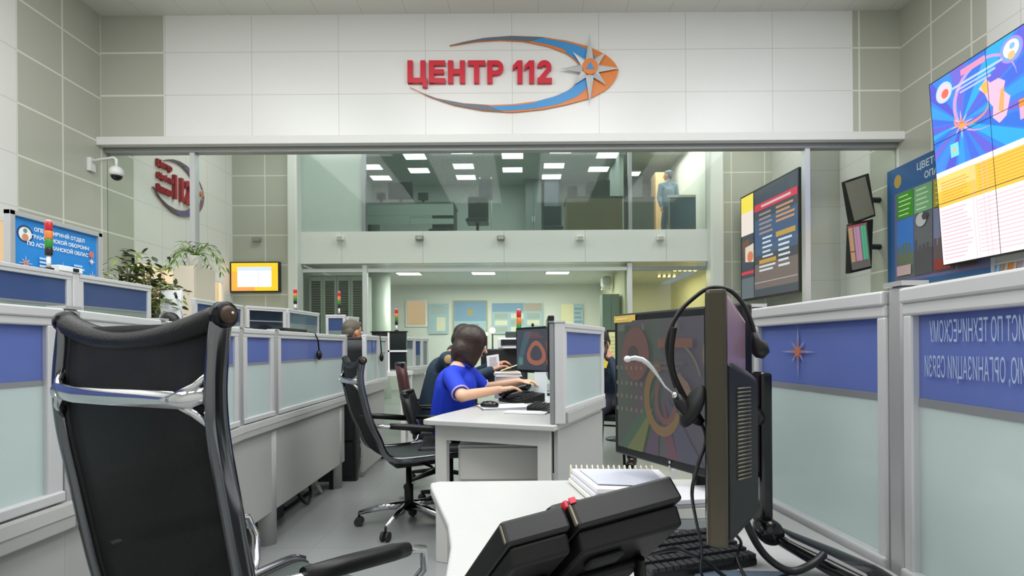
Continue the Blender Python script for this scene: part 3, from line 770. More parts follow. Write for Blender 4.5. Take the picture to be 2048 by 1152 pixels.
# far middle row
partition((-1.38, 4.50), (-1.42, 5.02), 0.80, 1.235, 'partition with a black headset, just beyond the gap in the left row', None)
partition((-1.425, 5.05), (-1.40, 5.28), 0.80, 1.235, 'narrow frosted end partition beside the headset partition', film=FROST, frost=FROST)
t = thing('console_desk', 'grey console block under the headset partition beyond the aisle gap', 'desk', (-1.6, 4.9, 0))
MB().prism([(-1.36, 4.48, 0.72), (-1.38, 5.3, 0.72), (-1.50, 5.3, 0.72), (-1.50, 4.48, 0.72)], (0, 0, .08), APRON).build('worktop', t)
MB().prism([(-1.40, 4.52, 0.05), (-1.42, 5.28, 0.05), (-1.44, 5.28, 0.05), (-1.42, 4.52, 0.05)], (0, 0, .67), APRON).build('modesty_panel', t)
for ly in (4.56, 5.2): MB().bx((-1.49, ly, 0), (-1.455, ly + .05, .72), APRON).build('leg', t)
t = thing('headset', 'black headset hung at the far end of the headset partition', 'headset', (-1.37, 5.0, 1.0))
MB().tube([(-1.43, 5.0, 1.18), (-1.41, 5.0, 1.248), (-1.38, 5.0, 1.24), (-1.372, 5.0, 1.15), (-1.372, 5.02, 1.06)], .006, BLACK).build('headband', t)
MB().ball((-1.372, 5.02, 1.03), (.02, .03, .04), BLACK).build('ear_cushion', t)
# white desk with a black framed pane wall
t = thing('workstation_desk', 'white desk frame with slim legs below the dark pane rack', 'desk', (-1.5, 5.75, 0))
MB().bx((-1.74, 5.6, .82), (-1.28, 6.0, .86), WHITE).build('worktop', t)
for sx in (-1.72, -1.31): 
    for sy in (5.62, 5.96): MB().bx((sx - .02, sy - .02, 0), (sx + .02, sy + .02, .82), WHITE).build('leg', t)
t = thing('display_rack', 'rack of four dark panes crossed by white bars beyond the aisle gap', 'rack', (-1.5, 5.8, .86))
for i in range(2):
    for j in range(2):
        MB().bx((-1.69 + .2 * i, 5.79, .88 + .215 * j), (-1.51 + .2 * i, 5.83, 1.075 + .215 * j), mat('dark_rack_pane', '#1d2426', 0.25)).build('pane', t)
fr = MB()
fr.bx((-1.70, 5.78, 1.075), (-1.30, 5.84, 1.095), WHITE); fr.bx((-1.512, 5.78, .86), (-1.492, 5.84, 1.30), WHITE); fr.bx((-1.70, 5.78, 1.29), (-1.30, 5.84, 1.305), BLACK)
fr.build('frame', t)
partition((-1.49, 6.35), (-1.44, 6.75), 0.86, 1.255, 'partition with grey blue film beyond the dark pane rack', film=glass_mat('grey_blue_film', '#7d8ea6', .03, .75, '#76879c'))
partition((-1.44, 6.78), (-1.39, 7.0), 0.86, 1.25, 'short partition at the far end of the middle row', **SPL)
partition((-1.39, 7.02), (-1.34, 7.22), 0.86, 1.25, 'last pale partition of the middle row against the glass wall', film=DFROST, frost=DFROST)
t = thing('console_desk', 'grey console block under the last partitions of the middle row', 'desk', (-1.7, 6.8, 0))
MB().bx((-2.1, 6.3, .80), (-1.30, 7.24, .86), APRON).build('worktop', t)
MB().bx((-1.40, 6.36, .05), (-1.38, 7.2, .80), APRON).build('modesty_panel', t)
for ly in (6.4, 7.1): MB().bx((-2.0, ly, 0), (-1.95, ly + .05, .80), APRON).build('leg', t)
t = thing('printer', 'small grey printer on the far middle console', 'printer', (-1.75, 6.6, .86))
MB().bx((-1.95, 6.5, .86), (-1.58, 6.8, 1.2), mat('printer_grey', '#8f9492', 0.5)).build('housing', t, bevel=.02)
MB().bx((-1.90, 6.44, 1.06), (-1.62, 6.52, 1.09), mat('printer_tray_grey', '#5f6664', 0.5)).build('paper_tray', t)
# black storage block left of the aisle gap
t = thing('pedestal_cabinet', 'black cabinet standing in the gap at the end of the left console', 'cabinet', (-1.62, 4.55, 0))
MB().bx((-1.80, 4.42, 0), (-1.43, 4.48 + .0, .68), mat('black_cabinet', '#15161a', 0.55)).build('body', t)
MB().bx((-1.78, 4.40, .05), (-1.45, 4.42, .33), mat('black_cabinet', '#15161a', 0.55)).build('drawer', t)
MB().bx((-1.78, 4.40, .35), (-1.45, 4.42, .64), mat('black_cabinet', '#15161a', 0.55)).build('drawer', t)

# ---- the woman's desk in the middle
t = thing('console_desk', 'white desk of the woman in blue with an open end frame', 'desk', (0, 3.1, 0))
top = [(-0.53, 2.715), (-0.50, 2.69), (0.135, 2.455), (0.46, 3.20), (0.575, 4.34), (-0.14, 4.34), (-0.20, 3.8), (-0.36, 3.2), (-0.47, 2.92)]
MB().prism([(x, y, ZD - .028) for x, y in top], (0, 0, .028), DESKTOP).build('worktop', t, bevel=.006, seg=3)
LEGW = mat('end_frame_grey', '#c9c8c5', 0.45)
m = MB(); obox(m, (-0.465, 2.76), (0.12, 2.53), ZD - .11, ZD - .029, .03, LEGW); m.build('beam', t)
for (e0, e1) in (((-.468, 2.762), (-.405, 2.737)), ((.062, 2.553), (.125, 2.528))):
    m = MB(); obox(m, e0, e1, 0, ZD - .03, .035, LEGW); m.build('leg', t, bevel=.004)
m = MB(); obox(m, (.145, 2.52), (.465, 3.24), .06, ZD - .03, .02, APRON); obox(m, (.465, 3.24), (.55, 4.28), .06, ZD - .03, .02, APRON); m.build('modesty_panel', t)
MB().bx((-.12, 4.25, 0), (-.07, 4.30, ZD - .03), LEGW).build('leg', t)
t = thing('drawer_pedestal', 'light grey drawer pedestal under the desk of the woman in blue', 'pedestal', (-.13, 3.0, 0))
MB().bx((-.36, 2.80, .04), (.10, 3.06, .60), mat('pedestal_grey', '#dddbd7', 0.45)).build('body', t, bevel=.004)
for k in range(3): MB().bx((-.35, 2.785, .06 + .18 * k), (.09, 2.798, .225 + .18 * k), mat('pedestal_grey', '#dddbd7', 0.45)).build('drawer', t, bevel=.002)
for sx in (-.33, .07):
    for sy in (2.84, 3.02): MB().ball((sx, sy, .02), .02, BLACK, 8).build('caster', t)
tq = partition((.175, 2.545), (.465, 3.22), 0.80, 1.238, 'blue film partition beside the desk of the woman in blue', post=.04)
m = MB(); obox(m, (.19, 2.54), (.475, 3.215), ZD + .001, .80, .035, APRON); m.build('sill', tq)
tq = partition((.472, 3.25), (.56, 4.3), 0.80, 1.238, 'second partition beyond the one beside the woman in blue', post=.04)
m = MB(); obox(m, (.472, 3.25), (.56, 4.3), ZD + .001, .80, .035, APRON); m.build('sill', tq)
post((.165, 2.515), ZD + .001, 1.235, 'silver end post at the front of the woman’s desk', .05, ALUW)
post((.128, 2.505), ZD + .001, 1.235, 'slim grey post in front of the edge-on monitor on the woman’s desk', .022, ALUD)
# edge-on monitor and angled monitor on that desk
monitor((.125, 3.02), -PI / 2 + .02, .52, .34, ZD, 'edge-on black monitor with a pinkish back beside the silver end post', None, '#9c7f95', top_c=1.285)  # pink of the back is a highlight put into its colour
def scr_w(c):
    c.rect(0, 0, 1, 1, mat('scr_slate', '#39424e', emit=.9)); c.poly([(0, .1), (.25, .95), (.45, .95), (.1, .05)], mat('scr_teal', '#3f5a68', emit=.9))
    for i in range(10):
        a = i / 10; 
    ring = []
    for i in range(24):
        th = 2 * PI * i / 24; ring.append((.58 + .26 * math.cos(th) * (1 - .3 * math.sin(th)), .42 + .3 * math.sin(th)))
    c.poly(ring, mat('scr_rust', '#9a5f4e', emit=.9)); c.poly([(.58 + (u - .58) * .62, .42 + (v - .42) * .62) for u, v in ring], mat('scr_dim', '#3c3f4c', emit=.9))
    c.bars(.3, .78, .8, .92, 3, mat('scr_red', '#7a4a48', emit=.9)); c.rect(.08, .12, .2, .3, mat('scr_green', '#4f7f76', emit=.9))
monitor((.065, 4.02), PI + .98, .50, .355, ZD, 'angled monitor with a rust coloured shape on screen, facing the woman in blue', scr_w, top_c=1.275)
t = tag(MB().ball((.06, 4.03, 1.289), (.012, .012, .014), BLACK).build('webcam'), 'tiny black webcam on top of the angled monitor', 'webcam')
# objects on the woman's desk
def mouse(p, rz, label, s=1.0):
    t = thing('computer_mouse', label, 'mouse', p)
    R = Matrix.Rotation(rz, 3, 'Z')
    MB().ball((p[0], p[1], p[2] + .012 * s), (.032 * s, .058 * s, .024 * s), GLOSSB, 16, R).build('shell', t)
    w = R @ Vector((0, .03 * s, 0)); MB().ball((p[0] + w.x, p[1] + w.y, p[2] + .032 * s), (.005 * s, .011 * s, .007 * s), mat('mouse_silver', '#9fa2a8', 0.3), 8, R).build('scroll_wheel', t)
    return t
p = WZ(979, 818, ZD); mouse((p.x, p.y, ZD + .012), 1.2, 'black computer mouse on the desk of the woman in blue', 1.05)
def sheets(x0, y0, x1, y1, z, h, rz, w, l, label, name='paper_stack', m=PAPER, n=4, dark=None):
    p = WZ((x0 + x1) / 2, (y0 + y1) / 2, z)
    t = thing(name, label, 'papers', (p.x, p.y, z))
    for i in range(n):
        a = rz + random.uniform(-.05, .05); R = Matrix.Rotation(a, 3, 'Z')
        MB().box((p.x + random.uniform(-.005, .005), p.y + random.uniform(-.005, .005), z + h * (i + .5) / n), (w, l, h / n * .92), m if not (dark and i == n // 2) else dark, R).build('sheet', t)
    return t
sheets(985, 812, 1035, 819, ZD, .012, .25, .30, .21, 'white documents with a dark spine lying behind the mouse', dark=mat('spine_blue', '#6c6f96', .5))
sheets(1010, 822, 1095, 830, ZD, .008, -.25, .24, .10, 'white notepad at the right front corner of the woman’s desk', 'notepad')
sheets(985, 748, 1045, 756, .906, .03, .1, .19, .20, 'thick white paper pile under the left hand of the woman in blue', n=5)
MBs = thing('paper_tray', 'tall grey tray carrying the thick white paper pile', 'tray', (WZ(1015, 752, .906).x, WZ(1015, 752, .906).y, ZD))
q = WZ(1015, 752, .906); MB().bx((q.x - .09, q.y - .1, ZD), (q.x + .09, q.y + .1, .905), mat('tray_grey', '#b9bbc0', .5)).build('body', MBs, bevel=.004)
# desk telephone
def desk_phone(p, rz, label, s=1.0):
    t = thing('desk_phone', label, 'telephone', p)
    R = Matrix.Rotation(rz, 3, 'Z'); P = Vector(p)
    prof = [(-.10, 0), (.10, 0), (.10, .055), (-.10, .02)]
    b = MB(); b.prism([P + R @ Vector((-.11 * s, y * s, z * s)) for y, z in prof], R @ Vector((.22 * s, 0, 0)), BLACK); b.build('body', t, bevel=.006)
    h = MB(); h.tube([P + R @ Vector((-.07 * s, y * s, z * s)) for y, z in ((-.11, .055), (-.09, .05), (-.03, .066), (.04, .08), (.09, .085), (.11, .095))], [.02 * s, .03 * s, .018 * s, .018 * s, .03 * s, .022 * s], GLOSSB, 10); h.build('handset', t)
    k = MB()
    for i in range(4):
        for j in range(3):
            y = -.07 + .03 * i; z = .02 + (y + .1) / .2 * .035 + .004
            k.box(P + R @ Vector(((-.0 + .035 * j) * s, y * s, z * s)), (.024 * s, .018 * s, .008 * s), mat('phone_keys', '#3b3d40', .5), R)
    k.build('keypad', t)
    return t
p = WZ(1043, 803, ZD); desk_phone((p.x, p.y, ZD), -.95, 'black desk telephone beside the hands of the woman in blue', 1.1)
def keyboard(c, rz, label, w=.42, d=.15, m=BLACK):
    t = thing('keyboard', label, 'keyboard', c); R = Matrix.Rotation(rz, 3, 'Z'); C = Vector(c)
    MB().prism([C + R @ Vector((-w / 2, y, z)) for y, z in ((-d / 2, 0), (d / 2, 0), (d / 2, .026), (-d / 2, .012))], R @ Vector((w, 0, 0)), m).build('case', t, bevel=.003)
    k = MB()
    for i in range(5):
        for j in range(15):
            y = -d / 2 + d * (i + .5) / 5
            k.box(C + R @ Vector((-w / 2 + w * (j + .5) / 15, y, .020 + (y / d) * .013)), (w / 15 * .8, d / 5 * .78, .008), mat('key_black', '#26272a', .5), R)
    k.build('keys', t)
    return t
p = WZ(1082, 817, ZD); keyboard((p.x, p.y, ZD), 1.35, 'black keyboard at the foot of the silver end post', .26, .12)
p = Vector((.11, 3.74, ZD))
t = thing('paper_holder', 'small translucent white card holder below the angled monitor', 'holder', (p.x, p.y, ZD))
MB().bx((p.x - .045, p.y, ZD), (p.x + .045, p.y + .01, ZD + .19), mat('card_white', '#d5dfe4', .4)).build('card', t); MB().bx((p.x - .05, p.y - .02, ZD), (p.x + .05, p.y + .03, ZD + .006), PAPER).build('base', t)
# far desk beyond: black rack with the printer, lamps
t = thing('console_desk', 'dark desk carrying the white printer beyond the woman in blue', 'desk', (-.15, 4.85, 0))
MB().bx((-.55, 4.42, ZD - .03), (.35, 5.2, ZD), mat('dark_desktop', '#565a5c', .45)).build('worktop', t)
MB().bx((-.15, 4.44, .05), (.33, 4.46, ZD - .03), mat('dark_apron', '#44484a', .5)).build('front_panel', t)
for sx in (-.5, .3): MB().bx((sx - .03, 5.1, 0), (sx + .03, 5.16, ZD - .03), mat('dark_apron', '#44484a', .5)).build('leg', t)
t = thing('equipment_case', 'black equipment case under the white printer', 'case', (-.2, 4.7, ZD))
MB().bx((-.38, 4.5, ZD), (.02, 4.95, 1.105), mat('case_black', '#22262a', .5)).build('body', t, bevel=.008)
MB().bx((-.36, 4.49, ZD + .03), (0.0, 4.502, .93), mat('case_grey', '#33383c', .5)).build('door', t)
t = thing('printer', 'white printer with a dark front on top of the black equipment case', 'printer', (-.12, 4.65, 1.107))
MB().bx((-.235, 4.5, 1.107), (-.005, 4.85, 1.20), mat('printer_white', '#e3e4ea', .4)).build('housing', t, bevel=.012, seg=3)
MB().bx((-.205, 4.485, 1.135), (-.005, 4.502, 1.185), mat('printer_dark', '#15171c', .3)).build('front_panel', t)
MB().bx((-.19, 4.42, 1.112), (-.01, 4.50, 1.126), mat('printer_white', '#e3e4ea', .4)).build('output_tray', t)
t = thing('scanner', 'dark flat device on top of the white printer', 'scanner', (-.1, 4.7, 1.201))
MB().bx((-.17, 4.55, 1.201), (-.01, 4.8, 1.255), mat('scanner_grey', '#3b4443', .5)).build('body', t, bevel=.008)
p = W(985, 661, 5.3)
def lamp(px, py, Y, r, label, zb):
    p = W(px, py, Y)
    t = thing('desk_lamp', label, 'lamp', (p.x, p.y, zb))
    MB().lathe((p.x, p.y, zb), [(.027, 0), (.027, .012), (.01, .02)], BLACK, 14).build('base', t)
    MB().cyl((p.x, p.y, zb + .01), (p.x, p.y, p.z - r), .008, BLACK, 8).build('stem', t)
    MB().ball((p.x, p.y, p.z), r, mat('lamp_bulb', '#fff4d0', emit=5.0), 12).build('bulb', t)
lamp(985, 661, 5.12, .028, 'lit round desk lamp beyond the woman in blue', ZD)
lamp(973, 668, 5.06, .016, 'small lit lamp just left of the round desk lamp', ZD)
# desk of the man with the telephone, hidden behind the big monitor
t = thing('workstation_desk', 'grey desk beside the person with the telephone, behind the near angled monitor', 'desk', (1.6, 5.1, 0))
MB().bx((1.30, 4.7, ZD - .03), (1.95, 5.75, ZD), DESKTOP).build('worktop', t)
for sx in (1.33, 1.9):
    for sy in (4.75, 5.7): MB().bx((sx - .02, sy - .02, 0), (sx + .02, sy + .02, ZD - .03), LEGW).build('leg', t)
def scr_y(c): c.rect(0, 0, 1, 1, mat('scr_pale_yellow', '#cfcf8c', emit=.9)); c.bars(.1, .1, .9, .9, 7, mat('scr_olive', '#b9b97e', emit=.8))
a = W(1213, 700, 6.3); b = W(1260, 659, 6.3)
t = thing('notice_stand', 'black framed pale yellow notice stand behind the person with the telephone', 'stand', ((a.x + b.x) / 2, 6.3, 0))
MB().bx((a.x, 6.29, a.z - .2), (b.x, 6.33, b.z), BLACK).build('frame', t, bevel=.006)
cc = Canvas((a.x + .025, 6.289, a.z - .17), (1, 0, 0), (0, 0, 1), b.x - a.x - .05, b.z - a.z + .14); cc.rect(0, 0, 1, 1, mat('pale_yellow_print', '#c9cb8e', .6), 0); cc.bars(.1, .1, .9, .9, 7, mat('olive_print', '#b3b47c', .6)); cc.build('print', t)
MB().cyl(((a.x + b.x) / 2, 6.31, .02), ((a.x + b.x) / 2, 6.31, a.z - .2), .02, BLACK).build('pole', t)
MB().lathe(((a.x + b.x) / 2, 6.31, 0), [(.16, 0), (.16, .015), (.03, .025)], BLACK).build('base', t)
# signal towers
def signal_tower(p, h, label, zb, r=.02):
    t = thing('signal_tower', label, 'signal light', (p[0], p[1], zb), 'signal towers on the consoles')
    x, y = p; z = zb
    MB().lathe((x, y, z), [(r * 1.3, 0), (r * 1.3, .008), (r * .7, .012)], BLACK, 12).build('base', t)
    seg = (h * .28, h * .16, h * .18, h * .18, h * .18)
    ph = h * .28 + (0 if True else 0)
    MB().cyl((x, y, z + .008), (x, y, z + h * .28), r * .55, WHITE, 10).build('pole', t); z += h * .28
    for nm, col, hh in (('driver_unit', '#1b1c22', .16), ('green_lens', '#2f8a35', .17), ('orange_lens', '#e0823a', .17), ('red_lens', '#c01f33', .17)):
        MB().lathe((x, y, z), [(r * .9, 0), (r, .004), (r, h * hh - .006), (r * .9, h * hh)], mat('tower_' + nm, col, .3), 14).build(nm, t)
        z += h * hh
    MB().lathe((x, y, z), [(r * .9, 0), (r * .9, h * .03), (r * .5, h * .05)], mat('tower_cap', '#d99a9a', .3), 14).build('cap', t)
    return t
signal_tower((-2.745, 3.03), .285, 'red orange green signal tower in front of the blue notice board', 1.587, .019)
signal_tower((-2.60, 5.95), .24, 'signal tower right of the yellow wall screen', 1.56, .02)
signal_tower((-2.38, 6.735), .30, 'signal tower against the dark louvred cabinet', 1.552, .02)
signal_tower((-1.42, 5.81), .25, 'signal tower on the dark pane rack, before the lower room column', 1.306, .018)
signal_tower((-.055, 4.90), .37, 'signal tower rising behind the angled monitor of the woman in blue', 1.107, .022)
signal_tower((1.53, 5.0), .745, 'signal tower of which only the red tip shows above the near angled monitor', ZD, .02)
# small white device on the rear rail
p = WX(132, 541, -2.74)
t = thing('router', 'small white box with a black opening on the rear left rail', 'device', (-2.74, p.y, 1.587))
MB().bx((-2.77, p.y - .07, 1.587), (-2.715, p.y + .09, 1.62), mat('device_white', '#e9ecef', .4)).build('housing', t, bevel=.004)
MB().bx((-2.716, p.y + .02, 1.592), (-2.708, p.y + .055, 1.612), BLACK).build('port', t)
# white board and microphone beyond the ficus
a = W(321, 632, 4.2); b = W(362, 580, 4.2)
t = thing('document_stand', 'white upright document stand beside the ficus on the rear counter', 'stand', ((a.x + b.x) / 2, 4.2, 1.26))
R = Matrix.Rotation(-.12, 3, 'X')
MB().box(((a.x + b.x) / 2, 4.2, (1.27 + b.z) / 2), (b.x - a.x, .02, b.z - 1.27), mat('stand_white', '#e2e6e6', .4), R).build('board', t)
MB().bx((a.x, 4.14, 1.26), (b.x, 4.3, 1.268), mat('stand_white', '#e2e6e6', .4)).build('base', t)
p0 = W(365, 632, 4.08); p1 = W(350, 585, 4.08)
t = thing('gooseneck_microphone', 'thin gooseneck microphone with a black head before the white document stand', 'microphone', (p0.x, 4.08, 1.26))
MB().tube([(p0.x + .01, 4.08, 1.27), (p0.x, 4.08, p0.z), (p1.x + .008, 4.08, p1.z - .03)], .004, ALUD).build('neck', t)
MB().tube([(p1.x + .012, 4.08, p1.z - .045), (p1.x, 4.08, p1.z)], .009, BLACK, 10).build('head', t)
MB().lathe((p0.x + .01, 4.08, 1.26), [(.035, 0), (.035, .012), (.01, .02)], BLACK, 14).build('base', t)
t = tag(MB().ball((W(340, 640, 4.0).x, 4.0, 1.33), (.075, .05, .075), BLACK).build('desk_speaker'), 'rounded black speaker below the white document stand', 'speaker')
# ================================================================== SIGNS AND SCREENS
RED = mat('sign_red', '#cf2238', 0.35); REDD = mat('sign_dark_red', '#a81a2a', 0.4)
S_BLUE = mat('sign_blue', '#3f93d2', 0.35); S_ORANGE = mat('sign_orange', '#e0823c', 0.35); S_GREY = mat('sign_slate', '#66707e', 0.4)
STEEL = mat('sign_steel', '#dfe2e4', 0.3, 0.35)
def resample(P, n):
    P = [Vector(p) for p in P]; L = [0]
    for a, b in zip(P, P[1:]): L.append(L[-1] + (b - a).length)
    out = []
    for i in range(n):
        t = L[-1] * i / (n - 1); k = 0
        while k < len(P) - 2 and L[k + 1] < t: k += 1
        f = (t - L[k]) / max(1e-9, L[k + 1] - L[k]); out.append(P[k].lerp(P[k + 1], f))
    return out
SW_OUT = [(490, 175), (620, 143), (780, 112), (1000, 96), (1250, 105), (1450, 135), (1620, 180), (1750, 240), (1830, 300), (1872, 375), (1850, 450), (1780, 530), (1650, 600), (1450, 655), (1250, 695), (1000, 720), (760, 705), (520, 660), (330, 595), (165, 515)]
SW_IN = [(490, 177), (700, 142), (900, 130), (1100, 140), (1300, 182), (1450, 240), (1540, 310), (1572, 375), (1550, 455), (1470, 535), (1350, 590), (1200, 630), (1000, 655), (820, 660), (600, 645), (380, 605), (255, 558), (165, 516)]
def swoosh(t, mp, nrm, depth, S_ORANGE=S_ORANGE, S_BLUE=S_BLUE, S_GREY=S_GREY):
    """crescent of the emblem; mp maps emblem plan coordinates to the wall"""
    n = 60; O = resample([Vector((a, b, 0)) for a, b in SW_OUT], n); I = resample([Vector((a, b, 0)) for a, b in SW_IN], n)
    nrm = Vector(nrm)
    def strip(f0, f1, i0, i1, m, d0, d1, name):
        mb = MB(); top = []; 
        A = [O[i].lerp(I[i], f0(i / (n - 1))) for i in range(i0, i1 + 1)]; B = [O[i].lerp(I[i], f1(i / (n - 1))) for i in range(i0, i1 + 1)]
        k = len(A)
        vs = [mp(p) + nrm * d1 for p in A] + [mp(p) + nrm * d1 for p in B] + [mp(p) + nrm * d0 for p in A] + [mp(p) + nrm * d0 for p in B]
        fs = []
        for i in range(k - 1):
            fs += [(i, i + 1, k + i + 1, k + i), (2 * k + i, 3 * k + i, 3 * k + i + 1, 2 * k + i + 1), (i, 2 * k + i, 2 * k + i + 1, i + 1), (k + i, k + i + 1, 3 * k + i + 1, 3 * k + i)]
        fs += [(0, k, 3 * k, 2 * k), (k - 1, 3 * k - 1, 4 * k - 1, 2 * k - 1)]
        mb.add(vs, fs, m); return mb.build(name, t)
    strip(lambda u: 0, lambda u: 1, 0, n - 1, S_ORANGE, 0, depth, 'swoosh')
    strip(lambda u: .18 + .45 * max(0, 1 - abs(u - .48) / .14) , lambda u: .82 if abs(u - .48) > .14 else .98, 8, n - 9, S_BLUE, depth, depth + .004, 'blue_band')
    strip(lambda u: .04, lambda u: .96, 0, 14, S_GREY, depth, depth + .006, 'slate_tip')
    strip(lambda u: .04, lambda u: .9, n - 15, n - 1, S_GREY, depth, depth + .006, 'slate_tip')
def rose(t, c, r, u, nrm, R, depth):
    """eight pointed compass star of steel, faceted, on a wall"""
    c = Vector(c); r = Vector(r); u = Vector(u); nrm = Vector(nrm)
    for i in range(8):
        th = PI / 2 + i * PI / 4
        L = R * (1.0 if i in (0, 4) else .84 if i in (2, 6) else .66)
        a = r * math.cos(th) + u * math.sin(th); b = r * -math.sin(th) + u * math.cos(th)
        w = R * .115
        tip = c + a * L; l = c + a * R * .2 + b * w; rr = c + a * R * .2 - b * w; ridge = c + a * R * .2 + nrm * depth; base = c
        MB().add([base, l, tip, rr, ridge], [(0, 1, 4), (1, 2, 4), (2, 3, 4), (3, 0, 4), (0, 3, 2, 1)], STEEL).build('star_ray', t)
    n = 24
    MB().prism([c + (r * math.cos(2 * PI * k / n) + u * math.sin(2 * PI * k / n)) * R * .22 for k in range(n)], nrm * (depth + .012), S_ORANGE).build('star_hub', t)
    q = c + nrm * (depth + .0125)
    MB().prism([q + u * R * .12, q - u * R * .08 + r * R * .12, q - u * R * .08 - r * R * .12], nrm * .004, S_BLUE).build('hub_triangle', t)
def islands(vs, fs):
    par = list(range(len(vs)))
    def fd(a):
        while par[a] != a: par[a] = par[par[a]]; a = par[a]
        return a
    key = {}
    for i, v in enumerate(vs):
        k = (round(v.x, 5), round(v.y, 5), round(v.z, 5))
        if k in key: par[fd(i)] = fd(key[k])
        else: key[k] = i
    for f in fs:
        for a in f[1:]: par[fd(a)] = fd(f[0])
    G = {}
    for f in fs: G.setdefault(fd(f[0]), []).append(f)
    return list(G.values())
def fitted_text(body, M, w, h, depth, m, t, name='letter', fat=.02, split=True):
    """raised letters fitted in a w x h box whose lower left corner is the frame origin"""
    vs, fs = text_geo(body, 1.0, .5, fat, 'LEFT')
    x0 = min(v.x for v in vs); x1 = max(v.x for v in vs); y0 = min(v.y for v in vs); y1 = max(v.y for v in vs)
    P = [M @ Vector(((v.x - x0) / (x1 - x0) * w, (v.y - y0) / (y1 - y0) * h, (v.z + .5) * depth)) for v in vs]
    groups = islands(vs, fs) if split else [fs]
    for g in sorted(groups, key=lambda g: min(vs[i].x for f in g for i in f)):
        ids = sorted({i for f in g for i in f}); mp = {a: b for b, a in enumerate(ids)}
        MB().add([P[i] for i in ids], [[mp[i] for i in f] for f in g], m).build(name, t)
# ---- main sign over the header
def mp_main(p): return W(780 + p.x * 500 / 2048, 50 + p.y * 500 / 2048, YH - .008)
c = mp_main(Vector((1632, 372, 0)))
t = thing('wall_sign', 'large red lettered sign with blue and orange crescent and steel star on white header', 'sign', (c.x, YH, c.z))
swoosh(t, mp_main, (0, -1, 0), .02)
rose(t, c + Vector((0, -.05, 0)), (1, 0, 0), (0, 0, 1), (0, -1, 0), .485, .05)
for k in (-1, 1): MB().cyl((c.x + .03 * k, YH, c.z), (c.x + .03 * k, YH - .055, c.z), .01, STEEL, 8).build('spacer', t)
a = mp_main(Vector((146, 525, 0))); b = mp_main(Vector((1325, 303, 0)))
def strokes(ch):
    # bold letters as closed outlines in sign crop coordinates, y down, origin at the upper left of the letter
    R_ = lambda x0, y0, x1, y1: [(x0, y0), (x1, y0), (x1, y1), (x0, y1)]
    def arc(cx, cy, ro, ri, a0, a1, sy=1.0, n=14):
        p = [(cx + ro * math.cos(a0 + (a1 - a0) * i / n), cy - ro * sy * math.sin(a0 + (a1 - a0) * i / n)) for i in range(n + 1)]
        return p + [(cx + ri * math.cos(a0 + (a1 - a0) * i / n), cy - ri * sy * math.sin(a0 + (a1 - a0) * i / n)) for i in range(n, -1, -1)]
    return {'Ц': [R_(0, 0, 42, 182), R_(105, 0, 146, 182), R_(0, 142, 158, 182), R_(122, 150, 160, 218)],
            'Е': [R_(0, 0, 42, 182), R_(0, 0, 132, 38), R_(0, 72, 122, 108), R_(0, 144, 134, 182)],
            'Н': [R_(0, 0, 42, 182), R_(96, 0, 138, 182), R_(0, 70, 138, 110)],
            'Т': [R_(0, 0, 142, 38), R_(50, 0, 92, 182)],
            'Р': [R_(0, 0, 42, 182), R_(0, 0, 76, 36), R_(0, 82, 76, 116), arc(74, 58, 58, 22, PI / 2, -PI / 2)],
            '1': [R_(38, 0, 80, 182), [(38, 0), (38, 48), (0, 78), (0, 44)]],
            '2': [arc(60, 56, 58, 18, PI * .98, -.35), [(96, 44), (116, 66), (52, 150), (8, 150)], R_(4, 142, 122, 182)]}[ch]
for ch, ox in zip('ЦЕНТР112', (148, 322, 478, 640, 798, 1006, 1102, 1204)):
    lb = MB()
    for k, poly in enumerate(strokes(ch)):
        pts = [mp_main(Vector((ox + x, 303 + y, 0))) for x, y in poly]
        lb.prism([(p.x, YH - .002, p.z) for p in pts], (0, -.05 - .0003 * k, 0), RED)
    lb.build('letter', t)
# ---- smaller sign on the left wall beyond the glass
def mp_side(p):
    f = (p.x - 165) / 1707; g = (p.y - 96) / 624
    return Vector((XL + .004, 8.16 + 1.30 * f, 4.27 - .92 * g))
c = mp_side(Vector((1632, 372, 0)))
t = thing('wall_sign', 'smaller red lettered sign with a dark crescent on the left wall beyond the glass', 'sign', (XL, 8.8, 3.87))
swoosh(t, mp_side, (1, 0, 0), .03, mat('side_plum', '#86606a', .4), mat('side_violet', '#5d628f', .4), mat('side_slate', '#5a5358', .4))
rose(t, c + Vector((.04, 0, 0)), (0, 1, 0), (0, 0, 1), (1, 0, 0), .22, .05)
for body, z, y0, w, h in (('Центр', 3.99, 8.25, .33, .135), ('Обработки', 3.80, 8.25, .36, .125), ('Вызовов', 3.61, 8.25, .33, .125)):
    fitted_text(body, frame((XL + .001, y0, z), (0, 1, 0), (0, 0, 1)), w, h, .05, REDD, t, fat=.03, split=False, name='word')
fitted_text('112', frame((XL + .001, 8.63, 3.60), (0, 1, 0), (0, 0, 1)), .44, .40, .06, REDD, t, fat=.03)
# ---- blue notice board at the left
BO = Vector((-3.12, 3.20, 1.60)); BW_, BH_ = .625, .345
t = thing('notice_board', 'blue information board with white lettering in a silver frame on the rear left counter', 'notice board', (-3.12, 3.48, 1.26))
fr = MB()
fr.bx((-3.14, 3.165, 1.57), (-3.10, 3.20, 1.975), ALU); fr.bx((-3.14, 3.825, 1.57), (-3.10, 3.86, 1.975), ALU); fr.bx((-3.14, 3.165, 1.945), (-3.10, 3.86, 1.975), ALU)
fr.build('frame', t, bevel=.003)
MB().bx((-3.14, 3.165, 1.565), (-3.10, 3.86, 1.60), BLACK).build('base_rail', t)
MB().bx((-3.135, 3.20, 1.60), (-3.122, 3.825, 1.947), mat('board_back', '#3d434a', .5)).build('backing', t)
for y in (3.2, 3.76): MB().bx((-3.14, y - .02, 1.26), (-3.11, y + .02, 1.57), BLACK).build('leg', t)
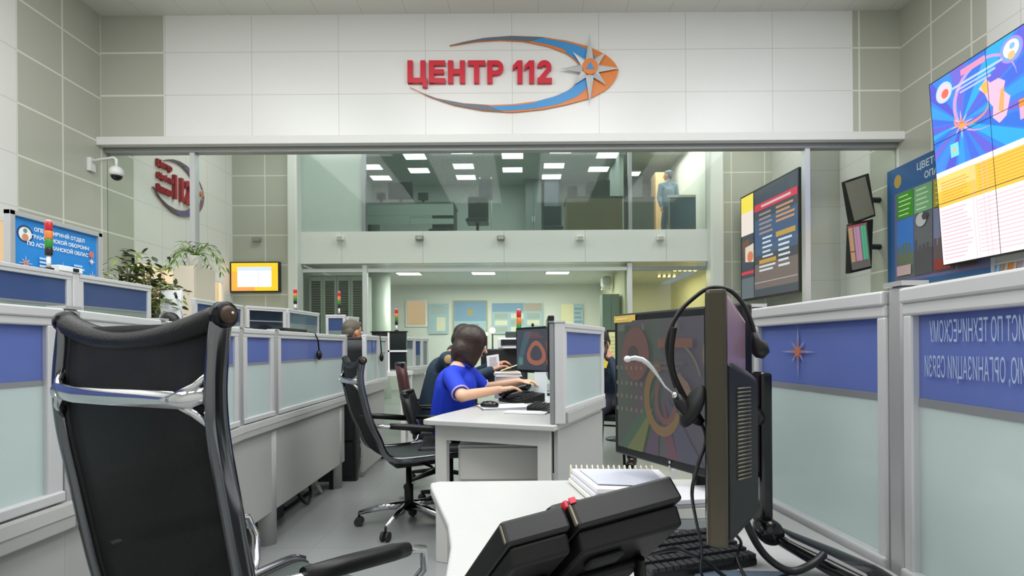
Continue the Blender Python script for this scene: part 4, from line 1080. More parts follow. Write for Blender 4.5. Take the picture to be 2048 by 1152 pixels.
c = Canvas(BO, (0, 1, 0), (0, 0, 1), BW_, BH_)
BB = mat('board_blue', '#1f83d0', .5); BWH = mat('board_lettering', '#e4ecf6', .5)
c.rect(0, 0, 1, 1, BB, 0)
c.disc(.13, .72, .055, mat('crest_navy', '#283a6c', .5)); c.disc(.13, .72, .043, mat('crest_white', '#e6e9e4', .5)); c.disc(.13, .66, .022, mat('crest_red', '#c98a68', .5)); c.disc(.13, .78, .014, mat('crest_green', '#5f8f82', .5))
c.text('ОПЕРАТИВНЫЙ ОТДЕЛ', .53, .84, .033, BWH, fat=.0012); c.text('ГРАЖДАНСКОЙ ОБОРОНЫ', .54, .70, .033, BWH, fat=.0012); c.text('ПО АСТРАХАНСКОЙ ОБЛАСТИ', .55, .56, .033, BWH, fat=.0012)
for u in (.13, .55, .93):
    c.star(u, .19 if u < .9 else .12, .05, .012, mat('badge_white', '#e3d7d2', .5)); c.star(u, .19 if u < .9 else .12, .032, .009, mat('badge_rose', '#c2786c', .5))
c.disc(.92, .60, .022, mat('badge_rose', '#c2786c', .5)); c.star(.92, .45, .03, .01, mat('badge_white', '#e3d7d2', .5))
c.bars(.27, .08, .42, .36, 4, mat('board_small_print', '#b5d6f2', .5), fill=.55); c.bars(.68, .08, .82, .34, 4, mat('board_small_print', '#b5d6f2', .5), fill=.55)
c.build('print', t)
# ---- yellow wall screen
a = W(468, 583, YF); b = W(560, 527, YF)
t = thing('wall_television', 'television with a yellow and orange page on the grey far wall', 'television', ((a.x + b.x) / 2, YF, a.z))
MB().bx((a.x - .025, YF - .09, a.z - .025), (b.x + .025, YF, b.z + .025), BLACK).build('housing', t, bevel=.006)
c = Canvas((a.x, YF - .0915, a.z), (1, 0, 0), (0, 0, 1), b.x - a.x, b.z - a.z)
c.rect(0, 0, 1, 1, mat('tv_yellow', '#fbc11c', emit=1.3), 0); c.rect(0, 0, .5, .14, mat('tv_orange', '#f09a4a', emit=1.3)); c.rect(0, .05, .13, .7, mat('tv_orange2', '#f7a83a', emit=1.3))
c.rect(.13, .14, .86, .86, mat('tv_white', '#eff3ff', emit=1.4)); c.rect(.13, .72, .86, .86, mat('tv_paleblue', '#c9d6f6', emit=1.3)); c.rect(.57, .14, .59, .86, mat('tv_paleblue', '#c9d6f6', emit=1.3))
c.bars(.17, .2, .5, .66, 6, mat('tv_rose', '#f2dfe6', emit=1.3))
c.build('screen', t)
# ---- dark schedule screen on the right beyond the glass
tl, tr, br, bl = W(1479, 398, 10.15), W(1590, 339, 8.45), W(1597, 580, 8.45), W(1484, 599, 10.15)
t = thing('display_screen', 'tall dark schedule screen with a red heading beyond the right glass post', 'display', ((bl.x + br.x) / 2, (bl.y + br.y) / 2, min(bl.z, br.z)))
rt = (br - bl); 
z0 = (bl.z + br.z) / 2; z1 = (tl.z + tr.z) / 2
o = Vector((bl.x, bl.y, z0)); rv = Vector((br.x - bl.x, br.y - bl.y, 0)); w_ = rv.length; h_ = z1 - z0
nv = rv.normalized().cross(Vector((0, 0, 1)))
M = frame(o, rv, (0, 0, 1))
bxm = MB(); bxm.add([M @ Vector(p) for p in ((-.03, -.03, -.14), (w_ + .03, -.03, -.14), (w_ + .03, h_ + .03, -.14), (-.03, h_ + .03, -.14), (-.03, -.03, 0), (w_ + .03, -.03, 0), (w_ + .03, h_ + .03, 0), (-.03, h_ + .03, 0))], [(0, 3, 2, 1), (4, 5, 6, 7), (0, 1, 5, 4), (1, 2, 6, 5), (2, 3, 7, 6), (3, 0, 4, 7)], BLACK)
bxm.build('housing', t)
br_ = MB()
for u in (.35, .75):
    a_ = M @ Vector((w_ * u, h_ * .5, -.14)); L_ = 4.65 + .28 * (a_.y - 8.6) / 1.8 - a_.x; br_.box((a_.x + L_ / 2 - .01, a_.y, a_.z), (L_ + .0, .06, .08), BLACK)
br_.build('wall_bracket', t)
c = Canvas(M @ Vector((0, 0, .0005)), rv, (0, 0, 1), w_, h_)
def em(name, col, e=1.0): return mat('lit_' + name, col, emit=e)
c.rect(0, 0, 1, 1, em('slate', '#46505c', .8), 0)
c.rect(.27, .38, 1, .72, em('steel_blue', '#4a6588', .8)); c.rect(.27, .07, 1, .30, em('taupe', '#857672', .7)); c.rect(0, 0, .27, .2, em('grey_blue', '#75818a', .7))
c.rect(0, .80, .25, 1, em('yellow_head', '#f0dc4e', 1.1)); c.rect(0, .62, .25, .84, em('cream', '#f3e6dc', 1.0)); c.rect(0, .62, .25, .88, em('cream2', '#f2e2cf', .9), 3)
c.poly([(.06, .36), (.16, .36), (.16, .58), (.02, .56)], em('photo_brown', '#7a5a44', .8)); c.poly([(.08, .36), (.25, .34), (.25, .52), (.08, .5)], em('photo_cream', '#ecdccb', .9)); c.disc(.18, .40, .10, em('photo_orange', '#e0825c', .9))
c.rect(0, .235, .25, .265, em('red_line', '#dd3a4c', .9)); c.rect(.27, .80, 1, .865, em('red_heading', '#d8364c', .9)); c.bars(.40, .815, .9, .85, 1, em('pale_print', '#efd2d2', .8), fill=.6, jitter=.1)
random.seed(3)
c.bars(.36, .56, .62, .78, 5, em('tan_print', '#b39a92', .8), fill=.42); c.bars(.66, .62, .96, .78, 4, em('orange_print', '#dca06c', .8), fill=.5)
c.bars(.42, .34, .62, .55, 5, em('white_print', '#dfe6ee', .9), fill=.4); c.rect(.36, .30, .66, .335, em('gold_line', '#c9a04c', .9)); c.bars(.36, .22, .66, .29, 2, em('white_print', '#dfe6ee', .9), fill=.5)
c.rect(.66, .50, .97, .545, em('gold_line', '#d7984c', .9)); c.bars(.70, .22, .92, .49, 6, em('white_print', '#dfe6ee', .9), fill=.42); c.rect(.27, .125, 1, .132, em('pale_line', '#c9c2c0', .8))
for u in (.255,): c.rect(u, 0, u + .015, 1, BLACK)
c.build('screen', t)
# ---- two small monitors on the right wall
def wall_monitor(tl, tr, br, bl, Y, draw, label, back):
    P = [W(q[0], q[1], Y) for q in (bl, br, tr, tl)]
    o, x, u = P[0], P[1] - P[0], P[3] - P[0]
    yaw = Vector((.0, .16, 0))
    x = x + Vector((0, .10, 0)); u = u + Vector((0, -.05, 0))
    t = thing('wall_monitor', label, 'monitor', o)
    n = x.cross(u).normalized()
    bo = MB(); q = [o - x * .07 - u * .06, o + x * 1.07 - u * .06, o + x * 1.07 + u * 1.06, o - x * .07 + u * 1.06]
    bo.add([v for v in q] + [v - n * .09 for v in q], [(0, 1, 2, 3), (7, 6, 5, 4), (0, 4, 5, 1), (1, 5, 6, 2), (2, 6, 7, 3), (3, 7, 4, 0)], BLACK); bo.build('housing', t, bevel=.012)
    m = o + x * .6 + u * .5 - n * .09
    MB().tube([m, m + Vector((.18, .03, 0)), (XR - .001, m.y + .06, m.z)], .04, BLACK, 10).build('wall_arm', t)
    c = Canvas(o + n * .0008, x, u, x.length, u.length); draw(c); c.build('screen', t)
def dm1(c): c.rect(0, 0, 1, 1, mat('screen_off_taupe', '#8f877c', .35), 0)
wall_monitor((1692, 367), (1742, 350), (1758, 425), (1709, 443), 7.45, dm1, 'small blank taupe monitor tilted on the right wall, upper of the pair', None)
def dm2(c):
    c.rect(0, 0, 1, 1, em('mon_grey', '#6f6a68', .7), 0); c.rect(.02, .18, .25, .95, em('mon_tan', '#c79a78', .8)); c.rect(.3, .18, .62, .95, em('mon_rose', '#c58fae', .8)); c.rect(.66, .18, .92, .95, em('mon_green', '#56b08c', .8))
    for i in range(5): c.rect(.02 + .19 * i, .1, .03 + .19 * i, .97, em('mon_dark', '#4a4646', .6))
    c.rect(.0, .96, 1, 1, em('mon_red', '#a04a58', .8)); c.rect(.02, .40, .25, .42, em('mon_dark', '#4a4646', .6))
wall_monitor((1702, 453), (1750, 444), (1751, 530), (1704, 541), 7.45, dm2, 'small monitor with tan, pink and green columns, lower of the pair on the right wall', None)
# ---- blue poster of colour codes
a = WX(1775, 578, 5.1); b = WX(1773, 345, 5.1)
t = thing('wall_poster', 'blue poster with green and yellow columns and photographs behind the video wall', 'poster', (5.1, 6.6, a.z))
PH = b.z - a.z
PY0, PY1 = a.y, 5.75
MB().bx((5.108, PY1, a.z), (XR - .002, PY0, b.z), mat('poster_edge', '#e2e6ea', .5)).build('panel', t)
c = Canvas((5.106, PY0, a.z), (0, -1, 0), (0, 0, 1), PY0 - PY1, PH)
PBL = mat('code_blue', '#2d5f96', .5)
c.rect(0, 0, 1, 1, PBL, 0); c.rect(.09, .04, 1, .78, mat('code_mauve', '#6f6a94', .5))
c.text('ЦВЕТОВЫЕ КОДЫ', .34, .925, .125, mat('code_white', '#d5e2ee', .5), fat=.002, align='LEFT', xs=.9); c.text('ОПАСНОСТИ', .42, .835, .115, mat('code_white', '#d5e2ee', .5), fat=.002, align='LEFT', xs=.9)
c.disc(.13, .88, .07, mat('code_gold', '#b5974a', .5), squash=1.3)
for i, (cl, sky, gnd) in enumerate((('#3f9a1e', '#3f7fd0', '#6d7a62'), ('#79b27c', '#6a6c72', '#56555a'), ('#b6a30e', '#8087a6', '#6b5a5c'), ('#d88a2a', '#a77a6a', '#5a4a48'))):
    u0 = .12 + .2 * i; u1 = u0 + .185
    c.rect(u0, .56, u1, .77, mat('code_' + cl, cl, .5)); c.bars(u0 + .02, .57, u1 - .02, .76, 5, mat('code_lt' + cl, '#d5e8c0', .5), fill=.25)
    c.rect(u0, .07, u1, .55, mat('code_s' + sky, sky, .5)); c.rect(u0, .07, u1, .27, mat('code_g' + gnd, gnd, .5))
    for k in range(4): c.rect(u0 + .04 * k + .005, .27, u0 + .04 * k + .03, .30 + .06 * random.random(), mat('code_g' + gnd, gnd, .5))
c.disc(.4, .50, .09, mat('smoke_grey', '#c0c2c4', .6)); c.disc(.44, .52, .05, mat('smoke_dark', '#4a484a', .6)); c.rect(.13, .09, .29, .17, mat('car_pink', '#cbb0b4', .5)); c.rect(.53, .08, .69, .16, mat('code_red', '#9c3a34', .5))
c.build('print', t)
# ---- strip of pictures below the video wall
t = thing('picture_strip', 'low strip of blue and orange pictures on the right wall below the video wall', 'picture', (XR, 5.0, 1.78))
MB().bx((XR - .02, 3.8, 1.70), (XR - .001, 6.32, 2.0), mat('strip_white', '#dfe3e4', .5)).build('panel', t)
c = Canvas((XR - .0215, 6.30, 1.71), (0, -1, 0), (0, 0, 1), 2.48, .27)
c.rect(0, 0, .13, 1, mat('strip_blue', '#6f93bd', .5), 0); c.rect(.13, 0, .26, 1, mat('strip_blue2', '#86a5c6', .5)); c.rect(.26, .0, .33, 1, mat('strip_orange', '#e08a3a', .5)); c.rect(.33, 0, .37, 1, mat('strip_rose', '#b9a0a4', .5)); c.rect(.39, 0, .7, 1, mat('strip_blue', '#6f93bd', .5))
for k in range(9): c.poly([(.01 + .04 * k, .0), (.03 + .04 * k, .0), (.05 + .04 * k, 1), (.04 + .04 * k, 1)], mat('strip_pale', '#b4cadf', .5), 7 if k < 6 else 8)
c.build('print', t)
# ---- video wall
VX, VY0, VW, VH = 4.95, 6.20, 2.75, 2.12
t = thing('video_wall', 'large lit video wall with a blue picture above yellow and pink rows on the right wall', 'video wall', (VX, 4.8, 2.07))
vo = Vector((VX, VY0, 2.055)); vu = Vector((-.15, 0, VH)); vr = Vector((0, -1, 0)); VH = vu.length
M = frame(vo, vr, vu)
hs = MB(); hs.add([M @ Vector(p) for p in ((-.012, -.012, -.11), (VW + .01, -.012, -.11), (VW + .01, VH + .012, -.11), (-.012, VH + .012, -.11), (-.012, -.012, -.001), (VW + .01, -.012, -.001), (VW + .01, VH + .012, -.001), (-.012, VH + .012, -.001))], [(0, 3, 2, 1), (4, 5, 6, 7), (0, 1, 5, 4), (1, 2, 6, 5), (2, 3, 7, 6), (3, 0, 4, 7)], BLACK); hs.build('housing', t)
MB().bx((VX + .06, VY0 - .5, 2.6), (XR, VY0 - .6, 3.6), BLACK).build('wall_bracket', t); MB().bx((VX + .06, VY0 - 2.2, 2.6), (XR, VY0 - 2.3, 3.6), BLACK).build('wall_bracket', t)
c = Canvas(vo, vr, vu, VW, VH)
E = 1.05
c.rect(0, 0, 1, 1, em('v_pink', '#fdeef6', 1.15), 0)
c.rect(0, .50, 1, 1, em('v_blue', '#3f8cf2', E), 1)
cu_, cv_ = .145, .715
random.seed(5)
cols = ['#3aa6f8', '#4a74ec', '#6a6ae6', '#35b6fb', '#3a7cec', '#7a70e4', '#4694f4', '#5a5ede']
N_ = 22
for i in range(N_):
    a0 = 2 * PI * i / N_; a1 = a0 + 2 * PI / N_ * random.uniform(.55, .95)
    pts = [(cu_, cv_)]
    for k in range(5):
        a = a0 + (a1 - a0) * k / 4; dx, dy = math.cos(a), math.sin(a)
        tt = min(((1 - cu_) / dx if dx > 1e-6 else 9), ((0 - cu_) / dx if dx < -1e-6 else 9), ((1 - cv_) / dy if dy > 1e-6 else 9), ((.5 - cv_) / dy if dy < -1e-6 else 9))
        pts.append((cu_ + dx * tt, cv_ + dy * tt))
    c.poly(pts, em('v_' + cols[i % 8], cols[i % 8], E), 2)
c.rect(0, .475, 1, .505, em('v_white', '#fff6fb', 1.2), 3); c.rect(0, .315, 1, .478, em('v_yellow', '#ffcb4a', 1.1), 3); c.rect(0, .40, .19, .478, em('v_yellow2', '#ffdc7c', 1.1), 4)
random.seed(11)
c.bars(.02, .325, .17, .45, 8, em('v_amber', '#f2a93c', 1.0), fill=.28, layer=5); c.bars(.2, .325, .98, .47, 9, em('v_amber', '#f2a93c', 1.0), fill=.22, layer=5, jitter=.1)
c.bars(.01, .02, .16, .30, 14, em('v_rose', '#f6c3cf', 1.0), fill=.26, layer=5); c.bars(.19, .02, .98, .30, 14, em('v_rose2', '#f5c9d4', 1.0), fill=.2, layer=5, jitter=.05)
for u in (.17, .185, .22, .24): c.rect(u, .0, u + .002, .475, em('v_rose', '#f6c3cf', 1.0), 6)
# orbit rings, seal discs, title, map shape, cards
def ring(u, v, ru, rv, a0, a1, wd, m, layer):
    n = 26; pts = []
    for i in range(n + 1):
        a = a0 + (a1 - a0) * i / n; pts.append((u + ru * math.cos(a), v + rv * math.sin(a)))
    for i in range(n, -1, -1):
        a = a0 + (a1 - a0) * i / n; q = wd * (1 - abs(2 * i / n - 1) ** 2); pts.append((u + (ru - q) * math.cos(a), v + (rv - q) * math.sin(a)))
    c.poly(pts, m, layer)
ring(.25, .80, .14, .17, .0, 4.9, .018, em('v_ring', '#d9a8e8', 1.05), 8); ring(.19, .73, .08, .05, 2.2, 6.6, .014, em('v_ring2', '#f59a86', 1.05), 9)
c.star(cu_, cv_ - .01, .16, .03, em('v_star', '#ffd0d8', 1.15), 10); c.star(cu_, cv_ - .01, .10, .025, em('v_star2', '#ff7a5a', 1.1), 11); c.disc(cu_, cv_ - .02, .03, em('v_hub', '#ffb04a', 1.1), 12)
c.disc(.072, .915, .115, em('v_seal', '#bfe4ff', 1.1), 8); c.disc(.072, .915, .09, em('v_seal2', '#f6d9e2', 1.1), 9); c.disc(.078, .905, .05, em('v_seal3', '#f0705e', 1.1), 10)
c.disc(.375, .925, .125, em('v_seal4', '#b58cf4', 1.1), 8); c.disc(.375, .925, .11, em('v_seal5', '#7fb0f6', 1.1), 9); c.disc(.375, .93, .085, em('v_seal6', '#fff6f4', 1.2), 10); c.disc(.375, .90, .04, em('v_seal7', '#ffc98a', 1.1), 11); c.disc(.38, .94, .03, em('v_seal8', '#8fc0f0', 1.1), 11)
c.rect(.16, .945, .27, .975, em('v_title', '#f29ac0', 1.1), 13); c.rect(.11, .90, .34, .912, em('v_line', '#c2d6ff', 1.1), 13); c.rect(.13, .88, .31, .89, em('v_line2', '#b8ccff', 1.1), 13); c.rect(.15, .86, .29, .87, em('v_line3', '#c8c4ff', 1.1), 13)
c.poly([(.235, .83), (.27, .86), (.285, .83), (.32, .83), (.345, .80), (.335, .76), (.36, .72), (.34, .64), (.31, .62), (.285, .66), (.29, .71), (.27, .75), (.26, .79)], em('v_map', '#f7c2dc', 1.15), 14)
c.poly([(.245, .84), (.27, .85), (.275, .79), (.258, .79)], em('v_map2', '#ffc254', 1.1), 15); c.poly([(.325, .77), (.34, .78), (.33, .66), (.31, .68)], em('v_map3', '#f5b46a', 1.1), 15)
c.rect(.085, .555, .125, .625, em('v_card', '#7fe0f4', 1.15), 14); c.disc(.105, .59, .025, em('v_card2', '#f5c07a', 1.1), 15)
c.rect(.39, .59, .42, .68, em('v_card3', '#e8b4d8', 1.1), 14); c.rect(.39, .645, .42, .68, em('v_card4', '#ff9a3c', 1.1), 15)
SEAM = mat('seam_dark', '#20283c', .4)
for v in (.333, .667): c.rect(0, v - .0016, 1, v + .0016, SEAM, 16)
for u in (.275, .55, .825): c.rect(u - .0012, 0, u + .0012, 1, SEAM, 16)
c.build('screen', t)
# ---- CCTV camera under the ledge
p = W(205, 328, 7.0); p.x = XL + .0
t = thing('security_camera', 'white dome security camera on a wall arm at the left end of the ledge', 'camera', (XL, p.y, p.z - .1))
CW = mat('camera_white', '#dfe0de', .35)
MB().bx((XL, p.y - .05, p.z - .10), (XL + .05, p.y + .05, p.z + .08), CW).build('wall_bracket', t, bevel=.008)
q = W(233, 345, 6.9)
MB().tube([(XL + .03, p.y, p.z + .03), (XL + .12, p.y - .02, p.z + .045), (q.x - .03, q.y, p.z + .045), (q.x, q.y, p.z + .02), (q.x, q.y, q.z + .06)], .018, CW, 10).build('arm', t)
MB().lathe((q.x, q.y, q.z - .045), [(.075, 0), (.085, .03), (.08, .08), (.05, .115), (.02, .125)], CW, 20).build('housing', t)
MB().ball((q.x, q.y, q.z - .045), (.066, .066, .062), GLOSSB, 18).build('dome', t)
p = WX(254, 517, XL)
tag(MB().bx((XL, p.y - .09, p.z - .07), (XL + .05, p.y + .09, p.z + .07), mat('panel_box_grey', '#8a8880', .5)).build('control_panel', bevel=.006), 'small grey wall box on the left wall above the ficus', 'wall box')

# ================================================================== NEAR DESK OBJECTS
def scr_near(c):
    e = .62
    def em(name, col, k): 
        c_ = [int(col[i:i + 2], 16) for i in (1, 3, 5)]; b_ = (78, 80, 74); d_ = [int(a * .5 + b * .5) for a, b in zip(c_, b_)]
        return mat('lit_' + name, '#%02x%02x%02x' % tuple(d_), emit=k)
    c.rect(0, 0, 1, 1, em('n_base', '#4f5550', e), 0)
    for (u0, u1, col) in ((.0, .16, '#4a5a4e'), (.16, .30, '#5a4f58'), (.30, .45, '#4c5f58'), (.45, .62, '#56505e'), (.62, .8, '#554e6a'), (.8, 1, '#4a5c68')):
        c.rect(u0, 0, u1, 1, em('n_' + col, col, e))
    for (pts, col) in (([(.02, .0), (.25, .0), (.4, .5)], '#3f6a4e'), ([(.3, 0), (.42, 0), (.44, .4)], '#5a3a66'), ([(.5, 0), (.6, 0), (.47, .42)], '#7a3a56'), ([(.6, 0), (.8, 0), (.5, .45)], '#4a4a70'), ([(.12, 0), (.28, 0), (.38, .35)], '#7f8f3a')):
        c.poly(pts, em('n_' + col, col, e))
    k = 12
    def arc(u, v, ru, rv, a0, a1, wd, col):
        n = 24; pts = [(u + ru * math.cos(a0 + (a1 - a0) * i / n), v + rv * math.sin(a0 + (a1 - a0) * i / n)) for i in range(n + 1)]
        pts += [(u + (ru - wd) * math.cos(a0 + (a1 - a0) * i / n), v + (rv - wd * 1.4) * math.sin(a0 + (a1 - a0) * i / n)) for i in range(n, -1, -1)]
        c.poly(pts, em('n_' + col, col, e))
    arc(.47, .42, .17, .27, 1.7, 5.9, .05, '#a8783a'); arc(.5, .42, .10, .18, 2.4, 6.0, .03, '#8a4a4a'); arc(.55, .5, .25, .34, .3, 2.0, .012, '#8a8a5a')
    c.disc(.90, .74, .035, em('n_gold', '#a5874a', e), squash=1.5); c.disc(.22, .74, .05, em('n_red', '#8a4a44', e), squash=1.3); c.disc(.2, .74, .02, em('n_dark', '#3c2c30', e))
    c.bars(.44, .78, .74, .86, 1, em('n_rust', '#96503f', e), fill=.8, jitter=.05); c.bars(.40, .62, .7, .70, 2, em('n_mauve', '#6e5660', e), fill=.5)
    c.poly([(.62, .62), (.7, .55), (.78, .38), (.72, .36), (.6, .5)], em('n_tan', '#a0765e', e))
    for v in (.3, .40, .5, .62):
        for i in range(6): c.rect(.05 + .05 * i, v, .065 + .05 * i, v + .028, em('n_print', '#a58a8a', e), 30)
    c.rect(.05, .92, .12, .97, em('n_print2', '#79807a', e)); c.rect(.3, .92, .32, .97, em('n_print2', '#79807a', e)); c.rect(.6, .92, .62, .97, em('n_print2', '#79807a', e))

# angled monitor whose screen we see, behind the edge-on one
m1 = monitor((.3245, 1.1925), math.atan2(-.887, -.462), .40, .36, ZD, 'angled near monitor with a greenish screen and a yellow sticker', scr_near, bulge=True, base=False, top_c=1.203)
f1 = Vector((-.887, -.462, 0)).normalized(); r1 = Vector((0, 0, 1)).cross(f1); C1 = Vector((.3245, 1.1925, 1.023))
def m1t(u, d, z): return C1 + r1 * u - f1 * d + Vector((0, 0, z))
c = Canvas(m1t(-.197, -.0012, .158), r1, (0, 0, 1), .085, .017); c.rect(0, 0, 1, 1, mat('yellow_sticker', '#d8b75a', .5), 0); c.bars(.1, .25, .9, .75, 1, mat('sticker_pale', '#e6cf86', .5), fill=.5); c.build('sticker', m1)
c = Canvas(m1t(-.004, -.0012, -.174), r1, (0, 0, 1), .016, .016); c.disc(.5, .5, .0035, mat('mark_silver', '#b9bbbd', .3), 0); c.disc(.5, -.1, .0025, mat('mark_silver', '#b9bbbd', .3), 1); c.build('bezel_mark', m1)
nk = m1t(0, .105, 0)
MB().bx((nk.x - .02, nk.y - .02, ZD + .01), (nk.x + .02, nk.y + .02, 1.03), BLACK).build('stand_neck', m1, bevel=.006)
MB().lathe((nk.x, nk.y, ZD + .0005), [(.07, 0), (.07, .008), (.03, .02)], BLACK, 20).build('stand_base', m1)
# edge-on monitor
yawm = math.atan2(-.94, .342)
def scr_dark(c): c.rect(0, 0, 1, 1, em('m2_dark', '#33393c', .4), 0); c.poly([(.1, 0), (.4, 0), (.6, 1), (.5, 1)], em('m2_green', '#3f5a4a', .4))
mt = monitor((.2835, .818), yawm, .40, .31, ZD, 'near black monitor seen edge-on with a headset hanging over it', scr_dark, bulge=False, base=False, top_c=1.188, th=.025)
for ch_ in [o for o in bpy.data.objects if o.parent == mt and o.name.startswith('housing')]: ch_.data.materials[0] = mat('monitor_edge_reflection', '#4c473d', .28, .7)  # brownish reflection on the edge painted into the housing colour
fM = Vector((math.sin(yawm), math.cos(yawm), 0)); rM = Vector((0, 0, 1)).cross(fM); CM = Vector((.2835, .818, 1.188 - .155))
def mpt(u, d, z): return CM + rM * u - fM * d + Vector((0, 0, z))
def frust(a, b, d0, d1, name, m, parent, bev=.008):
    vs = [mpt(u, d0, z) for u, z in a] + [mpt(u, d1, z) for u, z in b]
    k = MB(); k.add(vs, [(0, 1, 2, 3), (7, 6, 5, 4), (0, 4, 5, 1), (1, 5, 6, 2), (2, 6, 7, 3), (3, 7, 4, 0)], m); return k.build(name, parent, bevel=bev, seg=3)
def rc(x0, x1, z0, z1): return [(x0, z0), (x1, z0), (x1, z1), (x0, z1)]
frust(rc(-.19, .195, -.145, .152), rc(-.15, .15, -.115, .118), .025, .048, 'back_shell', mat('monitor_back_reflection', '#94798c', 0.22, .35), mt, .005)  # mauve is a pink reflection painted into the shell colour
bp_ = frust(rc(-.10, .197, -.152, .070), rc(-.09, .145, -.125, .045), .026, .062, 'back_bulge', mat('monitor_bulge_black', '#141416', .42), mt, .006)
vt = MB()
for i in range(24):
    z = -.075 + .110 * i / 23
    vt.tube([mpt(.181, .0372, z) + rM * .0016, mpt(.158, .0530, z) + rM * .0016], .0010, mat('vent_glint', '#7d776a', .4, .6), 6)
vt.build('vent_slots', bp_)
# the column stand behind it
sc_ = Vector((.402, .893, 0))
MB().box((sc_.x, sc_.y, (1.075 + .815) / 2), (.021, .04, .26), GLOSSB).build('stand_column', mt, bevel=.006)
q = mpt(-.06, .055, 0); MB().tube([(q.x, q.y, 1.0), (.395, .893, 1.0)], .018, BLACK, 10).build('mount_bracket', mt)
MB().lathe((sc_.x, sc_.y - .02, .812), [(.018, -.02), (.021, -.01), (.021, .01), (.018, .02)], GLOSSB, 18, Matrix.Rotation(PI / 2, 3, 'X')).build('hinge', mt)
MB().tube([(.402, .885, .812), (.435, .865, .797), (.48, .825, .780), (.515, .79, .768), (.53, .765, .762)], [.02, .026, .034, .036, .03], GLOSSB, 12, flat=.55, up=(0, 0, 1)).build('stand_arm', mt)
MB().tube([(.530, .84, .758), (.535, .78, .758), (.52, .70, .758), (.49, .64, .758)], [.03, .04, .04, .03], GLOSSB, 12, flat=.15, up=(0, 0, 1)).build('stand_base', mt)
cable([mpt(.02, .06, -.10), W(1478, 985, .78), W(1495, 1050, .77), W(1530, 1110, .77), W(1580, 1142, .76), W(1625, 1128, .76), W(1648, 1108, .77)], .0055, 'thick black cable looping from the edge-on monitor to its foot', BLACK)
cable([mpt(.06, .06, -.09), W(1464, 1045, .80), W(1482, 1085, .86), W(1474, 1115, .87), (.345, .83, .754)], .0025, 'thin black cable below the back of the edge-on monitor', BLACK)
# headset over the monitor
HY = .662
t = thing('headset', 'black call centre headset hanging over the top edge of the edge-on near monitor', 'headset', tuple(W(1430, 580, HY)))
band = [(1352, 775), (1340, 735), (1334, 692), (1342, 655), (1362, 620), (1392, 592), (1412, 579), (1430, 575), (1460, 581), (1486, 608), (1504, 648), (1511, 680)]
cable([W(x, y, HY) for x, y in band], .0028, None, BLACK, 'headband', t)
band2 = [(1344, 655), (1338, 700), (1342, 745), (1362, 790), (1385, 830)]
cable([W(x + 4, y, HY - .006) for x, y in band2], .0038, None, BLACKM, 'slider', t)
MB().tube([W(1510, 664, HY), W(1513, 682, HY), W(1518, 690, HY), W(1521, 705, HY), W(1519, 716, HY)], [.004, .007, .0105, .011, .005], BLACK, 12).build('ear_pad', t)
e0 = W(1385, 812, HY - .012)
MB().ball(e0, (.010, .022, .029), BLACKM, 16, Matrix.Rotation(.45, 3, 'Y')).build('ear_cushion', t)
MB().tube([W(1352, 790, HY - .015), W(1362, 808, HY - .015), W(1385, 832, HY - .015), W(1404, 846, HY - .015)], [.005, .009, .010, .005], BLACK, 10).build('ear_cup', t)
MB().ball(W(1350, 790, HY - .02), .004, CHROME, 10).build('boom_pivot', t)
P = [W(x, y, HY - .018) for x, y in ((1348, 788), (1330, 773), (1318, 755), (1306, 738), (1296, 727), (1284, 719), (1270, 716), (1256, 718))]
MB().tube(P, [.0012, .0012, .0016, .0024, .0030, .0032, .0032, .0027], mat('boom_silver', '#c5cbce', .3, .4), 10).build('microphone_boom', t)
MB().ball(W(1255, 718, HY - .018), (.0045, .0045, .004), mat('boom_tip', '#d9dde0', .4), 10).build('microphone', t)
cable([W(1402, 846, HY - .015), W(1412, 880, HY - .015), W(1396, 930, HY - .02), W(1384, 985, HY - .02), W(1392, 1040, HY + .04), W(1403, 1095, .76), (.278, .83, .756), (.30, .80, .756)], .0022, None, BLACK, 'cord', t)
# ---- telephone with its back to us
TL, TR = W(1000, 1042, .60), W(1336, 954, .66)
uu = TR - TL; dd = Vector((-.042, .065, -.078)) * 1.75; nn = uu.cross(dd).normalized()
if nn.y > 0: nn = -nn
t = thing('desk_phone', 'large black desk telephone with an extension unit, standing with its back to the viewer', 'telephone', (.07, .66, ZD))
def slab(u0, u1, t0, t1, n0, n1, m, name, bev=.004, taper=0.0):
    P = [TL + uu * u + dd * s for u, s in ((u0, t0), (u1, t0), (u1, t1), (u0, t1))]
    k = MB(); k.add([p + nn * n0 for p in P] + [p + nn * n1 + (dd * taper if i < 2 else Vector()) for i, p in enumerate(P)], [(0, 1, 2, 3), (7, 6, 5, 4), (0, 4, 5, 1), (1, 5, 6, 2), (2, 6, 7, 3), (3, 7, 4, 0)], m); return k.build(name, t, bevel=bev)
PHB = mat('phone_black', '#0d0f0f', .42, spec=.4)
slab(0, .355, .0, 1.0, 0, .030, PHB, 'extension_unit'); slab(.02, .34, .03, .97, .030, .052, mat('phone_black_deep', '#0a0b0b', .5, spec=.3), 'extension_back', taper=.04)
slab(.375, 1.0, -.03, 1.0, 0, .034, PHB, 'body'); slab(.39, .985, .02, .97, .034, .058, mat('phone_black_deep', '#141516', .5), 'back_cover', taper=.04)
slab(.12, .30, .30, .48, .052, .060, BLACKM, 'back_rib'); slab(.46, .66, .14, .26, .058, .066, BLACKM, 'back_rib'); slab(.50, .9, .40, .70, .058, .068, BLACKM, 'back_recess')
slab(.40, .62, .25, .98, -.028, -.004, PHB, 'handset', .01)
GLINT = mat('edge_glint', '#7b7363', .35, .5)  # light glints on the phone edges, modelled as thin brown-grey strips
slab(-.004, .006, .01, .03, .004, .026, GLINT, 'glint_strip', .001); slab(.368, .38, -.028, .0, .004, .030, GLINT, 'glint_strip', .001)
